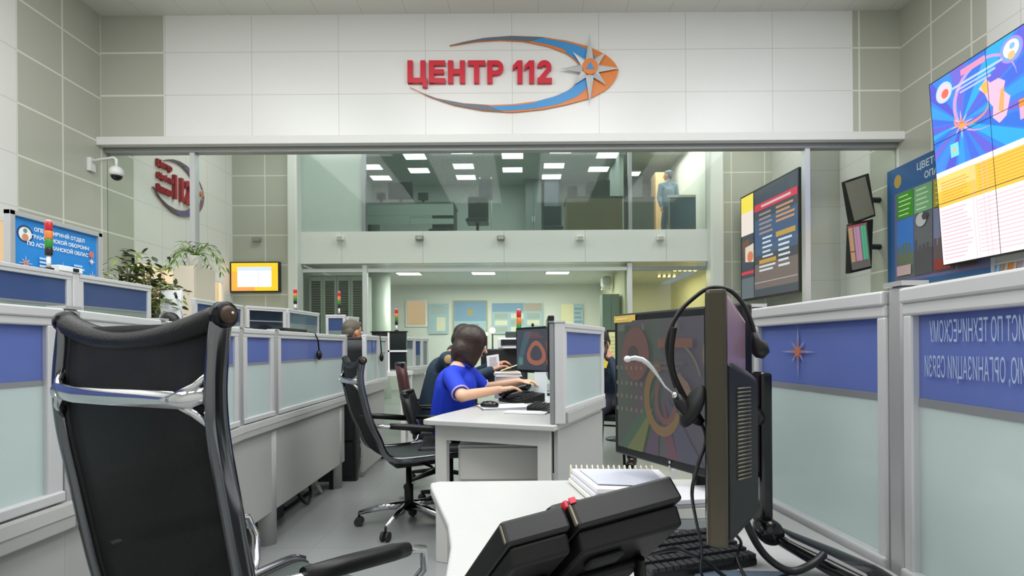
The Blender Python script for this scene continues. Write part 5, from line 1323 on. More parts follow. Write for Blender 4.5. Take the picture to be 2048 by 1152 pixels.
slab(.352, .372, -.02, .03, -.003, .006, mat('red_tape', '#c42038', .4), 'red_tape', .001); slab(.372, .41, -.042, -.03, -.003, .005, mat('red_tape', '#c42038', .4), 'red_tape', .001)
slab(.22, .32, .5, .56, .060, .062, mat('phone_label', '#b9b9b4', .5), 'label_sticker', 0); slab(.12, .22, .78, .9, .052, .054, mat('phone_label', '#b9b9b4', .5), 'label_sticker', 0)
for u in (.30, .86):
    a = TL + uu * u + dd * .38 + nn * .06; 
    b = Vector((a.x + .012, a.y + .012, ZD + .003))
    MB().tube([a, a.lerp(b, .5) + Vector((0, -.004, 0)), b], .013, PHB, 8, flat=.5, up=uu).build('stand_leg', t)
a = TL + uu * .58 + dd * .5 + nn * .055; b = Vector((a.x, a.y - .005, ZD + .003))
MB().tube([a, b], [.02, .028], BLACKM, 4).build('stand_wedge', t)
MB().prism([(x, y, ZD + .001) for x, y in ((TL.x + dd.x, TL.y + dd.y - .01), (TR.x + dd.x, TR.y + dd.y - .01), (TR.x + dd.x, TR.y + dd.y + .05), (TL.x + dd.x, TL.y + dd.y + .05))], (0, 0, .02), PHB).build('foot', t, bevel=.004)
cable([TL + uu * .95 + dd * .55 + nn * .05, W(1345, 1098, .70), W(1375, 1106, .74), W(1410, 1122, .80), (.33, .80, .754), (.42, .84, .754)], .003, 'black telephone cable running across the desk to the right', BLACK)
# ---- papers, books, keyboard, mat
t = thing('spiral_notebook', 'open white spiral notebook on the far end of the near desk', 'notebook', (.22, 1.36, ZD))
NB = [(.115, 1.425), (.345, 1.41), (.345, 1.20), (.155, 1.225)]
for k in range(3): MB().prism([(x + .004 * k, y - .006 * k, ZD + .002 + .014 * k) for x, y in NB], (0, 0, .012), mat('page_%d' % k, ('#e9e6df', '#dfe0e6', '#e6e4ea')[k], .7)).build('page_block', t, bevel=.002)
rg = MB()
for i in range(16):
    f = (i + .5) / 16; p = Vector((NB[0][0] * (1 - f) + NB[1][0] * f, NB[0][1] * (1 - f) + NB[1][1] * f, ZD + .03)); pts = [p + Vector((0, .014 * math.cos(a), .018 * math.sin(a))) for a in [2 * PI * q / 8 for q in range(8)]]
    rg.tube(pts, .0022, mat('ring_cream', '#d9d4bd', .4), 6, closed=True)
rg.build('spiral_binding', t)
MB().prism([(.14, 1.395, ZD + .0445), (.33, 1.385, ZD + .0445), (.33, 1.215, ZD + .0445), (.17, 1.24, ZD + .0445)], (0, 0, .0012), mat('page_lines', '#c3c6d4', .7)).build('written_page', t)
t = thing('book_stack', 'stack of white and grey books on the near desk under the near angled monitor', 'books', (.33, 1.08, ZD))
zz = ZD + .001
for k, (h, col, dx) in enumerate(((.022, '#9fa6a8', 0), (.022, '#dcdcd8', .004), (.007, '#b7bac2', -.004), (.010, '#e8e8ee', .006))):
    R = Matrix.Rotation(.06 * (k - 1), 3, 'Z')
    MB().box((.335 + dx, 1.10, zz + h / 2), (.15, .10, h), mat('book_' + col, col, .6), R).build('book', t, bevel=.002); zz += h + .0005
keyboard((.275, .905, ZD + .001), .30, 'black keyboard lying behind the large desk telephone', .20, .115)
t = tag(MB().prism([(.27, .86, ZD + .0005), (.43, .85, ZD + .0005), (.44, .62, ZD + .0005), (.26, .62, ZD + .0005)], (0, 0, .003), mat('mat_slate', '#4c5a68', .7)).build('mouse_mat'), 'slate blue mouse mat at the desk edge beside the foot of the edge-on monitor', 'mouse mat')
# ================================================================== CHAIRS
MESHF = mat('black_mesh_fabric', '#121416', 0.7, spec=.3, alpha=0.9, bump=.25, nscale=420)
FRAMEC = mat('dark_chrome', '#727478', 0.14, 1.0)
def exec_chair(label, top=1.04, arm_out=0.0, upright=False):
    t = thing('office_chair', label, 'chair')
    k = (top - .46) / (1.17 - .46)
    prof = [(-.335, 1.17), (-.345, 1.10), (-.345, 1.03), (-.335, .95), (-.305, .80), (-.275, .70), (-.245, .62), (-.222, .54), (-.185, .485), (-.12, .46), (0, .455), (.15, .458), (.24, .455), (.285, .435)]
    if upright: prof = [(-.335, 1.17), (-.342, 1.10), (-.345, 1.03), (-.338, .95), (-.318, .84), (-.300, .74), (-.278, .63), (-.25, .54), (-.20, .485), (-.12, .46), (0, .455), (.15, .458), (.24, .455), (.285, .435)]
    prof = [(y, z if z < .46 else .46 + (z - .46) * k) for y, z in prof]
    fine = []
    for i in range(len(prof) - 1):
        p0, p1, p2, p3 = (Vector((0,) + prof[max(0, min(len(prof) - 1, j))]) for j in (i - 1, i, i + 1, i + 2))
        for q in range(5):
            u = q / 5; fine.append(.5 * ((2 * p1) + (p2 - p0) * u + (2 * p0 - 5 * p1 + 4 * p2 - p3) * u * u + (3 * p1 - p0 - 3 * p2 + p3) * u ** 3))
    fine.append(Vector((0,) + prof[-1]))
    for sx in (-.238, .238):
        MB().tube([Vector((sx, p.y, p.z)) for p in fine], .021, FRAMEC, 8, flat=.55, up=(1, 0, 0)).build('side_frame', t)
        MB().tube([Vector((sx * .93, p.y, p.z)) for p in fine], .008, BLACK, 6).build('edge_piping', t)
    def sheet(i0, i1, name, m, bow, sag=0):
        nx = 10; vs = []; fs = []
        for i in range(i0, i1 + 1):
            for j in range(nx + 1):
                x = -.222 + .444 * j / nx; b = 1 - (x / .222) ** 2
                vs.append((x, fine[i].y - bow * b, fine[i].z - sag * b))
        for i in range(i1 - i0):
            for j in range(nx):
                a = i * (nx + 1) + j; fs.append((a, a + 1, a + nx + 2, a + nx + 1))
        return MB().add(vs, fs, m, True).build(name, t, solid=.006)
    nb = 8 * 5
    sheet(1, nb, 'back_mesh', MESHF, .022)
    sheet(nb + 1, len(fine) - 1, 'seat', mat('seat_mesh', '#39423f', .6, bump=.25, nscale=420), 0, .012)
    # head roll
    tz = prof[0][1]; ty = prof[0][0]
    n = 18; P = []
    for i in range(n + 1):
        x = -.25 + .50 * i / n; P.append((x, ty - .012 * (1 - (x / .25) ** 2), tz + .006 - .045 * (1 - (x / .25) ** 2)))
    hr = MB().tube(P, [.020] + [.023] * (n - 1) + [.020], LEATHER, 12).build('head_roll', t)
    for sx in (-1, 1):
        MB().lathe((sx * .246, ty, tz + .005), [(.018, -.010), (.0235, -.006), (.0235, .008), (.020, .011)], mat('cap_black_chrome', '#2c2d30', .2, .9), 18, Matrix.Rotation(sx * PI / 2, 3, 'Y')).build('end_cap', hr)
        MB().lathe((sx * .2575, ty, tz + .005), [(.016, -.001), (.016, .002), (.009, .003)], mat('cap_bronze', '#4b3c30', .4, .5), 16, Matrix.Rotation(sx * PI / 2, 3, 'Y')).build('cap_plug', hr)
        MB().ball((sx * .2605, ty + .006, tz + .008), .003, CHROME, 8).build('screw', hr)
    # cross bar behind the mesh, forked into the frames
    zb = .46 + (1.03 - .46) * k; by = -.345
    cbm = MB()
    Q = [(-.235, by - .004, zb + .012), (-.2, by - .03, zb + .004), (-.1, by - .044, zb), (0, by - .048, zb), (.1, by - .044, zb), (.2, by - .03, zb - .002), (.235, by - .004, zb + .01)]
    cbm.tube(Q, .017, CHROME, 10, flat=.6, up=(0, 1, 0)); cbm.build('cross_bar', t)
    for sx in (-1, 1):
        MB().tube([(sx * .17, by - .036, zb), (sx * .215, by - .02, zb + .022), (sx * .238, by + .002, zb + .055)], [.010, .008, .006], CHROME, 8).build('bar_fork', t)
        MB().tube([(sx * .17, by - .036, zb), (sx * .215, by - .02, zb - .026), (sx * .238, by + .004, zb - .06)], [.010, .008, .006], CHROME, 8).build('bar_fork', t)
    az = .64
    for sx in (-1, 1):
        o = arm_out
        A = [(sx * .245, -.262, az + .035), (sx * (.262 + o * .1), -.22, az + .03), (sx * (.28 + o * .45), -.10, az + .015), (sx * (.29 + o), .09, az - .01), (sx * (.29 + o), .15, az - .03), (sx * (.285 + o * .8), .17, az - .09), (sx * (.26 + o * .3), .14, az - .15), (sx * .24, .10, .455)]
        ar = MB().tube(A, .011, CHROME, 10).build('armrest', t)
        B = [(sx * (.268 + o * .2), -.19, az + .03), (sx * (.28 + o * .45), -.10, az + .02), (sx * (.288 + o * .85), .04, az), (sx * (.29 + o), .085, az - .008)]
        MB().tube(B, [.017, .02, .02, .017], BLACK, 10).build('arm_pad', ar)
    MB().box((0, .02, .405), (.2, .26, .05), BLACK).build('mechanism', t, bevel=.015)
    MB().tube([(.08, .05, .40), (.2, .08, .395), (.25, .08, .39)], .008, BLACK, 8).build('tilt_lever', t)
    MB().lathe((0, 0, .09), [(.028, 0), (.028, .16), (.018, .165), (.018, .30)], BLACK, 16).build('gas_lift', t)
    for i in range(5):
        th = 2 * PI * i / 5 + .52; d = Vector((math.cos(th), math.sin(th), 0))
        MB().tube([d * .02 + Vector((0, 0, .125)), d * .15 + Vector((0, 0, .115)), d * .31 + Vector((0, 0, .082))], [.026, .022, .013], CHROME, 10).build('base_leg', t)
        e = d * .31; s_ = Vector((-d.y, d.x, 0)); cm = MB()
        cm.cyl(e + Vector((0, 0, .085)), e + Vector((0, 0, .05)), .007, BLACK, 8)
        for w in (-1, 1):
            cm.cyl(e + s_ * (.008 * w) + Vector((0, 0, .028)), e + s_ * (.024 * w) + Vector((0, 0, .028)), .028, RUBBER, 14)
        cm.build('caster', t)
    return t
ch = exec_chair('tall black mesh office chair with a chrome crossbar, seen from behind beside the left partition', 1.175, .03, True)
place(ch, (-.615, 1.325, 0), -.42)
ch = exec_chair('black mesh office chair in the aisle turned towards the white desk end', 1.045)
place(ch, (-.745, 3.34, 0), -1.06)
def task_chair(c, rz, label, sz=.47, top=.95, w=.44, col='#1d1f20', arms=True, legs='base', backcol=None):
    t = thing('office_chair' if legs == 'base' else 'visitor_chair', label, 'chair', c)
    m = mat('chair_' + col, col, .55); R = Matrix.Rotation(rz, 3, 'Z'); C = Vector(c)
    def q(x, y, z): return C + R @ Vector((x, y, z))
    mb = mat('chair_' + (backcol or col), backcol or col, .5)
    b = MB(); nx, nz = 8, 6; vs = []; fs = []
    for i in range(nz + 1):
        for j in range(nx + 1):
            x = -w / 2 + w * j / nx; f = i / nz; ww = 1 - .12 * (2 * f - 1) ** 4
            vs.append(q(x * ww, -.20 - .07 * f - .05 * (1 - (2 * x / w) ** 2), sz + .08 + (top - sz - .08) * f))
    for i in range(nz):
        for j in range(nx):
            a = i * (nx + 1) + j; fs.append((a, a + 1, a + nx + 2, a + nx + 1))
    b.add(vs, fs, mb, True); b.build('backrest', t, solid=.035)
    MB().tube([q(-w * .46, -.272, top + .005), q(0, -.322, top + .008), q(w * .46, -.272, top + .005)], .018, BLACK, 8).build('back_cap', t)
    s = MB(); s.box(q(0, .02, sz - .03), (w + .02, .44, .07), m, R); s.build('seat', t, bevel=.025, seg=3)
    if arms:
        for sx in (-1, 1):
            MB().tube([q(sx * w * .52, -.21, sz + .20), q(sx * w * .56, -.05, sz + .20), q(sx * w * .57, .14, sz + .19), q(sx * w * .56, .18, sz + .10), q(sx * w * .50, .12, sz - .01)], .013, BLACK, 8).build('armrest', t)
    if legs == 'base':
        MB().cyl(q(0, 0, .09), q(0, 0, sz - .06), .025, BLACK).build('gas_lift', t)
        for i in range(5):
            th = 2 * PI * i / 5 + .2
            MB().tube([q(0, 0, .12), q(.28 * math.cos(th), .28 * math.sin(th), .07)], [.025, .013], BLACK, 8).build('base_leg', t)
            MB().ball(q(.28 * math.cos(th), .28 * math.sin(th), .03), .03, RUBBER, 10).build('caster', t)
    else:
        for sx in (-1, 1):
            for y0, y1 in ((.18, .26), (-.18, -.28)):
                MB().tube([q(sx * w * .45, y0, sz - .05), q(sx * w * .52, y1, .01)], .013, BLACK, 8).build('leg', t)
        MB().tube([q(-w * .47, -.21, .30), q(w * .47, -.21, .30)], .010, BLACK, 8).build('stretcher', t)
    return t
task_chair((-.53, 3.66, 0), -PI / 2 + .12, 'low black chair under the woman in blue', .47, .80, .44)
task_chair((-.72, 4.30, 0), -PI / 2 + .2, 'black topped chair with a dark red back behind the woman in blue', .47, .98, .44, '#232526', True, 'base', '#4a2526')
task_chair((.80, 5.24, 0), 2.75, 'black chair with slanted metal legs under the person with the telephone', .47, .86, .46, '#1f2123', False, 'legs')
task_chair((-1.71, 5.22, 0), .12, 'black high backed chair behind the gap at the end of the left console', .47, 1.20, .40, '#191b20', False)

# ================================================================== PEOPLE
def fleshy(name, caps, m, parent, voxel=.007, smooth=6):
    mb = MB()
    for c in caps:
        if len(c) == 2 or (len(c) == 3 and isinstance(c[2], Matrix)):
            mb.ball(c[0], c[1], m, 16, c[2] if len(c) == 3 else None)
        else:
            p0, r0, p1, r1 = c; p0 = Vector(p0); p1 = Vector(p1); n = 5
            mb.tube([p0.lerp(p1, i / n) for i in range(n + 1)], [r0 + (r1 - r0) * i / n for i in range(n + 1)], m, 14)
            mb.ball(p0, r0, m, 12); mb.ball(p1, r1, m, 12)
    o = mb.build(name, parent)
    md = o.modifiers.new('r', 'REMESH'); md.mode = 'VOXEL'; md.voxel_size = voxel; md.use_smooth_shade = True
    md = o.modifiers.new('s', 'SMOOTH'); md.factor = .5; md.iterations = smooth
    dg = bpy.context.evaluated_depsgraph_get(); dg.update()
    me = bpy.data.meshes.new_from_object(o.evaluated_get(dg))
    o.modifiers.clear(); old = o.data; o.data = me; bpy.data.meshes.remove(old)
    me.materials.clear(); me.materials.append(m)
    me.polygons.foreach_set('material_index', [0] * len(me.polygons)); me.polygons.foreach_set('use_smooth', [True] * len(me.polygons))
    return o
def sub_scatter(m, r=.01):
    b = m.node_tree.nodes['Principled BSDF']; b.inputs['Subsurface Weight'].default_value = .15; b.inputs['Subsurface Radius'].default_value = (.02, .008, .005); return m
SKIN = sub_scatter(mat('skin', '#dcae90', .5)); SKIN2 = sub_scatter(mat('skin_tan', '#c98f72', .5))
def hand(wrist, d, up, s=1.0, curl=.5, side=1):
    """capsules of a palm, four unequal fingers and a thumb; d along the fingers, up = back of the hand"""
    d = Vector(d).normalized(); up = Vector(up); up = (up - d * up.dot(d)).normalized(); a = d.cross(up) * side; w = Vector(wrist)
    out = []
    for k in range(4):
        off = (k - 1.5) * .019 * s
        kn = w + d * .085 * s + a * off
        out.append((w + a * off * .6 + d * .01, .015 * s, kn, .0115 * s))
        L = (.062, .072, .068, .052)[k] * s
        c = curl * (1 + .12 * k)
        m1 = kn + (d * math.cos(c * .6) - up * math.sin(c * .6)) * L * .5
        m2 = m1 + (d * math.cos(c * 1.3) - up * math.sin(c * 1.3)) * L * .5
        out.append((kn, .0100 * s, m1, .0088 * s)); out.append((m1, .0088 * s, m2, .0075 * s))
    tb = w + d * .025 * s - a * .024 * s; t1 = tb + (d * .75 - a * .6 - up * .25).normalized() * .038 * s; t2 = t1 + (d * .95 - a * .1 - up * .3).normalized() * .03 * s
    out += [(w - a * .01, .014 * s, tb, .013 * s), (tb, .0125 * s, t1, .0105 * s), (t1, .0105 * s, t2, .0085 * s)]
    return out
def face(head, fwd, up, s, t, m_skin, lips='#b5655d'):
    """eyes, brows and mouth as parts; the nose and ears belong to the body"""
    f = Vector(fwd).normalized(); u = Vector(up); u = (u - f * u.dot(f)).normalized(); r = f.cross(u)
    H = Vector(head)
    for sx in (-1, 1):
        e = H + f * .086 * s + r * .033 * s * sx + u * .002
        MB().ball(e, .012 * s, mat('eye_white', '#e6e2dd', .3), 10).build('eye', t)
        MB().ball(e + f * .009 * s, .0055 * s, mat('iris_dark', '#2f241d', .2), 8).build('pupil', t)
        MB().tube([e + u * .02 * s + f * .006 - r * .018 * s, e + u * .025 * s + f * .009, e + u * .02 * s + f * .003 + r * .018 * s], .0035 * s, mat('brow_dark', '#33261f', .7), 6).build('eyebrow', t)
    mth = H + f * .088 * s - u * .062 * s
    MB().tube([mth - r * .022 * s - f * .008, mth + f * .003, mth + r * .022 * s - f * .008], [.003 * s, .006 * s, .003 * s], mat('lips_' + lips, lips, .4), 8).build('mouth', t)
def head_caps(H, f, u, s=1.0):
    f = Vector(f).normalized(); u = Vector(u); u = (u - f * u.dot(f)).normalized(); r = f.cross(u); H = Vector(H)
    R = Matrix(((r.x, f.x, u.x), (r.y, f.y, u.y), (r.z, f.z, u.z)))
    return [(H + u * .02 * s, (.076 * s, .094 * s, .098 * s), R), (H + f * .022 * s - u * .04 * s, (.058 * s, .068 * s, .078 * s), R), (H + f * .05 * s - u * .095 * s, (.03 * s, .03 * s, .022 * s), R),
            (H + f * .084 * s + u * .005 * s, .011 * s, H + f * .112 * s - u * .028 * s, .012 * s), (H + r * .078 * s - u * .012 * s, (.012 * s, .02 * s, .032 * s), R), (H - r * .078 * s - u * .012 * s, (.012 * s, .02 * s, .032 * s), R)]
def person(label, J, m_skin, top, trousers, hair, sleeves='short', top_m=None):
    """J: joints in world space"""
    t = thing('person', label, 'person', (J['pelvis'].x, J['pelvis'].y, 0))
    f, u = J['face'], J.get('up', Vector((0, 0, 1)))
    caps = head_caps(J['head'], f, u, J.get('hs', 1.0))
    nk = J['neck']; ch = J['chest']; pv = J['pelvis']
    caps += [(J['head'] - Vector(u) * .07, .05, nk, .056), (nk, .06, ch, .105), (ch, .115, pv, .115)]
    for s in ('n', 'f'):
        caps += [(nk + (J['sh_' + s] - nk) * .3, .055, J['sh_' + s], .05), (ch, .09, J['sh_' + s], .05), (J['sh_' + s], .047, J['el_' + s], .039), (J['el_' + s], .038, J['wr_' + s], .026)]
        caps += hand(J['wr_' + s], J['hd_' + s], J.get('hu_' + s, Vector((0, 0, 1))), 1.0, J.get('curl_' + s, .6), 1 if s == 'n' else -1)
        caps += [(pv, .11, J['kn_' + s], .06), (J['kn_' + s], .058, J['an_' + s], .036), (J['an_' + s] + Vector((0, 0, -.025)), .028, J['an_' + s] + J['foot'] * .14 + Vector((0, 0, -.045)), .02)]
    fleshy('body', caps, m_skin, t)
    up_ = [(nk - Vector((0, 0, .03)), .072, ch, .135), (ch, .145, pv + Vector((0, 0, .02)), .148)]
    if sleeves == 'long': up_.append((nk + Vector((0, 0, .015)), .064, nk - Vector((0, 0, .02)), .074))
    for s in ('n', 'f'):
        up_ += [(nk + (J['sh_' + s] - nk) * .35 - Vector((0, 0, .015)), .06, J['sh_' + s], .06), (ch, .105, J['sh_' + s], .06)]
        e = J['el_' + s]; q = J['sh_' + s].lerp(e, .72)
        if sleeves == 'short': up_ += [(J['sh_' + s], .06, q, .058)]
        else: up_ += [(J['sh_' + s], .06, e, .052), (e, .052, e.lerp(J['wr_' + s], .93), .038)]
    shirt = fleshy('polo_shirt' if sleeves == 'short' else 'sweater', up_, top, t, .009, 8)
    if sleeves == 'short':
        for s in ('n', 'f'):
            d = (J['el_' + s] - J['sh_' + s]).normalized(); c0 = J['sh_' + s].lerp(J['el_' + s], .86); a = d.orthogonal().normalized(); b = d.cross(a)
            MB().tube([c0 + (a * math.cos(2 * PI * i / 18) + b * math.sin(2 * PI * i / 18)) * .0535 for i in range(18)], .006, mat('hem_lilac', '#b9a8d8', .7), 6, closed=True).build('sleeve_hem', shirt)
    tr = []
    for s in ('n', 'f'): tr += [(pv, .125, J['kn_' + s], .075), (J['kn_' + s], .072, J['an_' + s] + Vector((0, 0, .01)), .052)]
    fleshy('trousers', tr, trousers, t, .011, 6)
    for s in ('n', 'f'):
        a = J['an_' + s]; MB().tube([a + Vector((0, 0, -.045)) - J['foot'] * .05, a + Vector((0, 0, -.045)) + J['foot'] * .1, a + Vector((0, 0, -.05)) + J['foot'] * .2], [.042, .045, .036], BLACK, 12, flat=.8, up=(0, 0, 1)).build('shoe', t)
    face(J['head'], f, u, J.get('hs', 1.0), t, m_skin)
    fleshy('hair', hair, J['hair_m'], t, .007, J.get('hair_smooth', 4))
    return t
def rel(H, f, u=(0, 0, 1)):
    f = Vector(f).normalized(); u = Vector(u); u = (u - f * u.dot(f)).normalized(); r = f.cross(u); H = Vector(H)
    R = Matrix(((r.x, f.x, u.x), (r.y, f.y, u.y), (r.z, f.z, u.z)))
    return lambda a, b, c: H + r * a + f * b + u * c, R
HAIR = mat('hair_dark_brown', '#2c1d17', .42, noise=.35, nscale=60, bump=.3)
# ---- woman in blue
Yw = 3.58
H = W(944, 688, Yw); f = Vector((.93, .22, -.28))
P_, R_ = rel(H, f)
hair = [(P_(0, -.012, .028), (.098, .112, .106), R_), (P_(0, -.05, -.06), (.098, .080, .112), R_), (P_(.062, -.01, -.05), (.034, .062, .098), R_), (P_(-.062, -.01, -.05), (.034, .062, .098), R_),
        (P_(.052, .035, -.085), (.026, .034, .075), R_), (P_(-.052, .035, -.085), (.026, .034, .075), R_), (P_(.064, .045, -.02), (.020, .036, .085), R_)]
J = dict(head=H, face=f, hs=.98, neck=W(922, 729, Yw + .0), chest=W(912, 772, Yw), pelvis=Vector((-.52, Yw + .06, .585)),
         sh_n=W(902, 752, Yw - .17), sh_f=W(938, 746, Yw + .18), el_n=W(924, 792, Yw - .36), wr_n=W(1000, 779, Yw - .12), hd_n=Vector((.9, .25, .12)), el_f=W(968, 776, Yw + .26), wr_f=W(1038, 763, Yw + .14), hd_f=Vector((.95, -.15, .05)),
         kn_n=Vector((-.10, Yw - .06, .55)), kn_f=Vector((-.10, Yw + .16, .55)), an_n=Vector((-.12, Yw - .05, .10)), an_f=Vector((-.12, Yw + .15, .10)), foot=Vector((1, 0, 0)), hair_m=HAIR, curl_n=.5, curl_f=.7, hair_smooth=26)
BLUE = mat('polo_blue', '#1238c8', .7, noise=.12, nscale=25, bump=.1)
wo = person('person with a dark bob in a royal blue polo shirt reaching over the white desk', J, SKIN, BLUE, mat('trousers_black', '#1d1f26', .7), hair)
nk = J['neck'] + Vector((.0, 0, .0)); cp = []
for i in range(20):
    a = 2 * PI * i / 20; cp.append(nk + Vector((math.cos(a) * .068 + .01, math.sin(a) * .072, .012 + .022 * -math.cos(a))))
MB().tube(cp, .013, BLUE, 8, closed=True, flat=1.4, up=(0, 0, 1)).build('collar', wo)
MB().tube([p + Vector((0, 0, .012)) + (p - nk).normalized() * .006 for p in cp], .0042, mat('collar_stripe', '#c9c4ea', .6), 6, closed=True).build('collar_stripe', wo)
# ---- person in navy behind her
Yp = 4.30
H = W(929, 680, Yp); f = Vector((.85, .1, -.45)); P_, R_ = rel(H, f)
NAVY = mat('navy_sweater', '#1d3345', .75, noise=.15, nscale=30, bump=.15)
SH = mat('hair_short_dark', '#2a2421', .5, noise=.3, nscale=80, bump=.3)
def short_hair(P, R): return [(P(0, -.02, .045), (.084, .098, .085), R), (P(0, -.055, .0), (.08, .055, .08), R), (P(0, .05, .09), (.06, .03, .03), R)]
J = dict(head=H, face=f, neck=W(908, 708, Yp), chest=W(888, 747, Yp), pelvis=Vector((-.74, Yp + .02, .60)), sh_n=W(893, 718, Yp - .19), sh_f=W(905, 716, Yp + .18),
         el_n=W(925, 762, Yp - .22), wr_n=W(985, 740, Yp - .10), hd_n=Vector((.9, .1, .35)), el_f=W(945, 750, Yp + .22), wr_f=W(990, 728, Yp + .1), hd_f=Vector((.8, -.3, .2)),
         kn_n=Vector((-.32, Yp - .1, .56)), kn_f=Vector((-.32, Yp + .1, .56)), an_n=Vector((-.34, Yp - .1, .10)), an_f=Vector((-.34, Yp + .1, .10)), foot=Vector((1, 0, 0)), hair_m=SH)
p2 = person('person in navy sweater with round sleeve badge, behind the blue polo shirt', J, SKIN2, NAVY, mat('trousers_navy', '#20262f', .7), short_hair(P_, R_), 'long')
b = W(897, 719, Yp - .262)
MB().lathe(b, [(.034, -.01), (.036, .0), (.03, .004)], mat('badge_gold', '#b59a62', .5), 18, Matrix.Rotation(PI / 2, 3, 'X') @ Matrix.Rotation(-.2, 3, 'Y')).build('sleeve_badge', p2)
# papers they hold
c0 = W(975, 738, Yp - .06); c1 = W(1000, 736, Yp - .02); c2 = W(997, 708, Yp - .02); c3 = W(973, 712, Yp - .06)
t = thing('document', 'white printed sheet held up by the person in navy', 'paper', tuple(c0))
n_ = (c1 - c0).cross(c3 - c0).normalized()
MB().prism([c0, c1, c2, c3], n_ * -.004, PAPER).build('sheet', t)
cc = Canvas(c0 + n_ * .0008, c1 - c0, c3 - c0, (c1 - c0).length, (c3 - c0).length); cc.bars(.18, .15, .85, .9, 7, mat('print_grey', '#a9acb8', .7), fill=.5, jitter=.2); cc.build('print', t)
q = WZ(1015, 752, .906)
t = thing('folder', 'open cream folder lying on the thick white paper pile', 'folder', (q.x + .02, q.y, .938))
MB().prism([(q.x - .05, q.y - .06, .938), (q.x + .08, q.y - .06, .938), (q.x + .08, q.y - .06, .942), (q.x - .05, q.y - .06, .942)], (0, .14, 0), mat('cream_card', '#e3d9b0', .6)).build('back_cover', t)
MB().prism([(q.x - .05, q.y - .055, .944), (q.x + .07, q.y - .055, .985), (q.x + .07, q.y - .055, .989), (q.x - .05, q.y - .055, .948)], (0, .13, 0), mat('cream_card', '#e3d9b0', .6)).build('front_cover', t)
# ---- man on the telephone
Yt = 5.1
H = W(1201, 687, Yt); f = Vector((-.55, -.8, -.35)); P_, R_ = rel(H, f)
J = dict(head=H, face=f, neck=W(1211, 715, Yt + .02), chest=W(1216, 755, Yt + .06), pelvis=Vector((.85, Yt + .14, .60)), sh_n=W(1239, 738, Yt - .02), sh_f=W(1196, 740, Yt - .06),
         el_n=W(1240, 770, Yt - .22), wr_n=W(1221, 716, Yt - .13), hd_n=Vector((-.5, 0, .85)), hu_n=Vector((.6, -.75, 0.2)), el_f=W(1182, 785, Yt - .16), wr_f=W(1160, 775, Yt - .34), hd_f=Vector((-.6, -.7, 0)),
         kn_n=Vector((.98, Yt - .28, .54)), kn_f=Vector((.66, Yt - .26, .54)), an_n=Vector((.98, Yt - .26, .10)), an_f=Vector((.66, Yt - .24, .10)), foot=Vector((-.3, -.95, 0)).normalized(), hair_m=mat('hair_black', '#1c1a1a', .5, noise=.3, nscale=80), curl_n=1.0)
p3 = person('person in navy uniform with yellow badge holding a telephone to the ear', J, SKIN2, mat('navy_uniform', '#1a2d3f', .75, noise=.15, nscale=30), mat('trousers_navy', '#20262f', .7), short_hair(P_, R_), 'long')
b = W(1206, 727, Yt - .17)
MB().prism([b + Vector((-.05, 0, -.03)), b + Vector((.03, 0, -.045)), b + Vector((.05, 0, .015)), b + Vector((.0, 0, .04)), b + Vector((-.05, 0, .02))], (0, .012, 0), mat('badge_yellow', '#d9c02c', .5)).build('chest_badge', p3)
t = thing('telephone_handset', 'black handset held to the ear of the man in navy uniform', 'telephone', tuple(W(1210, 700, Yt - .12)))
MB().tube([W(1204, 716, Yt - .16), W(1211, 706, Yt - .16), W(1213, 694, Yt - .13), W(1211, 684, Yt - .10)], [.02, .014, .014, .02], BLACK, 10).build('handle', t)
# ---- person sitting beyond the left console
Yq = 5.43
H = W(705, 664, Yq); f = Vector((.6, .8, -.1)); P_, R_ = rel(H, f)
GH = mat('hair_grey_brown', '#5d564b', .55, noise=.3, nscale=80, bump=.3)
J = dict(head=H, face=f, neck=W(703, 692, Yq), chest=W(702, 725, Yq), pelvis=Vector((-1.79, Yq - .02, .60)), sh_n=W(722, 712, Yq - .06), sh_f=W(676, 710, Yq + .04),
         el_n=W(728, 752, Yq + .06), wr_n=W(726, 760, Yq + .30), hd_n=Vector((.1, 1, 0)), el_f=W(672, 752, Yq + .1), wr_f=W(690, 760, Yq + .34), hd_f=Vector((.1, 1, 0)),
         kn_n=Vector((-1.74, Yq + .42, .55)), kn_f=Vector((-1.92, Yq + .44, .55)), an_n=Vector((-1.74, Yq + .42, .1)), an_f=Vector((-1.92, Yq + .44, .1)), foot=Vector((0, 1, 0)), hair_m=GH)
person('person with grey brown hair in dark blue, seated beyond the left console', J, SKIN2, mat('shirt_dark_blue', '#22375c', .7), mat('trousers_navy', '#20262f', .7), short_hair(P_, R_), 'long')
# ---- person standing upstairs
Yu = 12.0
H = W(1336, 352, Yu); H.z -= .0; f = Vector((-.8, .5, 0)); P_, R_ = rel(H, f)
zf = H.z - 1.60; b0 = Vector((H.x, Yu, 0))
LB = mat('shirt_pale_blue', '#7d95ad', .7)
def V(a, b, c): return Vector((H.x + a, Yu + b, zf + c))
J = dict(head=H, face=f, neck=V(0, 0, 1.46), chest=V(0, 0, 1.22), pelvis=V(0, 0, .92), sh_n=V(.17, .02, 1.38), sh_f=V(-.17, -.02, 1.38), el_n=V(.22, .04, 1.10), wr_n=V(.19, -.06, .88), hd_n=Vector((0, -.2, -1)), hu_n=Vector((1, 0, 0)), el_f=V(-.22, -.02, 1.10), wr_f=V(-.19, -.1, .88), hd_f=Vector((0, -.2, -1)), hu_f=Vector((-1, 0, 0)),
         kn_n=V(.1, 0, .50), kn_f=V(-.1, 0, .50), an_n=V(.1, 0, .10), an_f=V(-.1, 0, .10), foot=Vector((-.5, -.85, 0)), hair_m=mat('hair_upstairs', '#5c6670', .6))
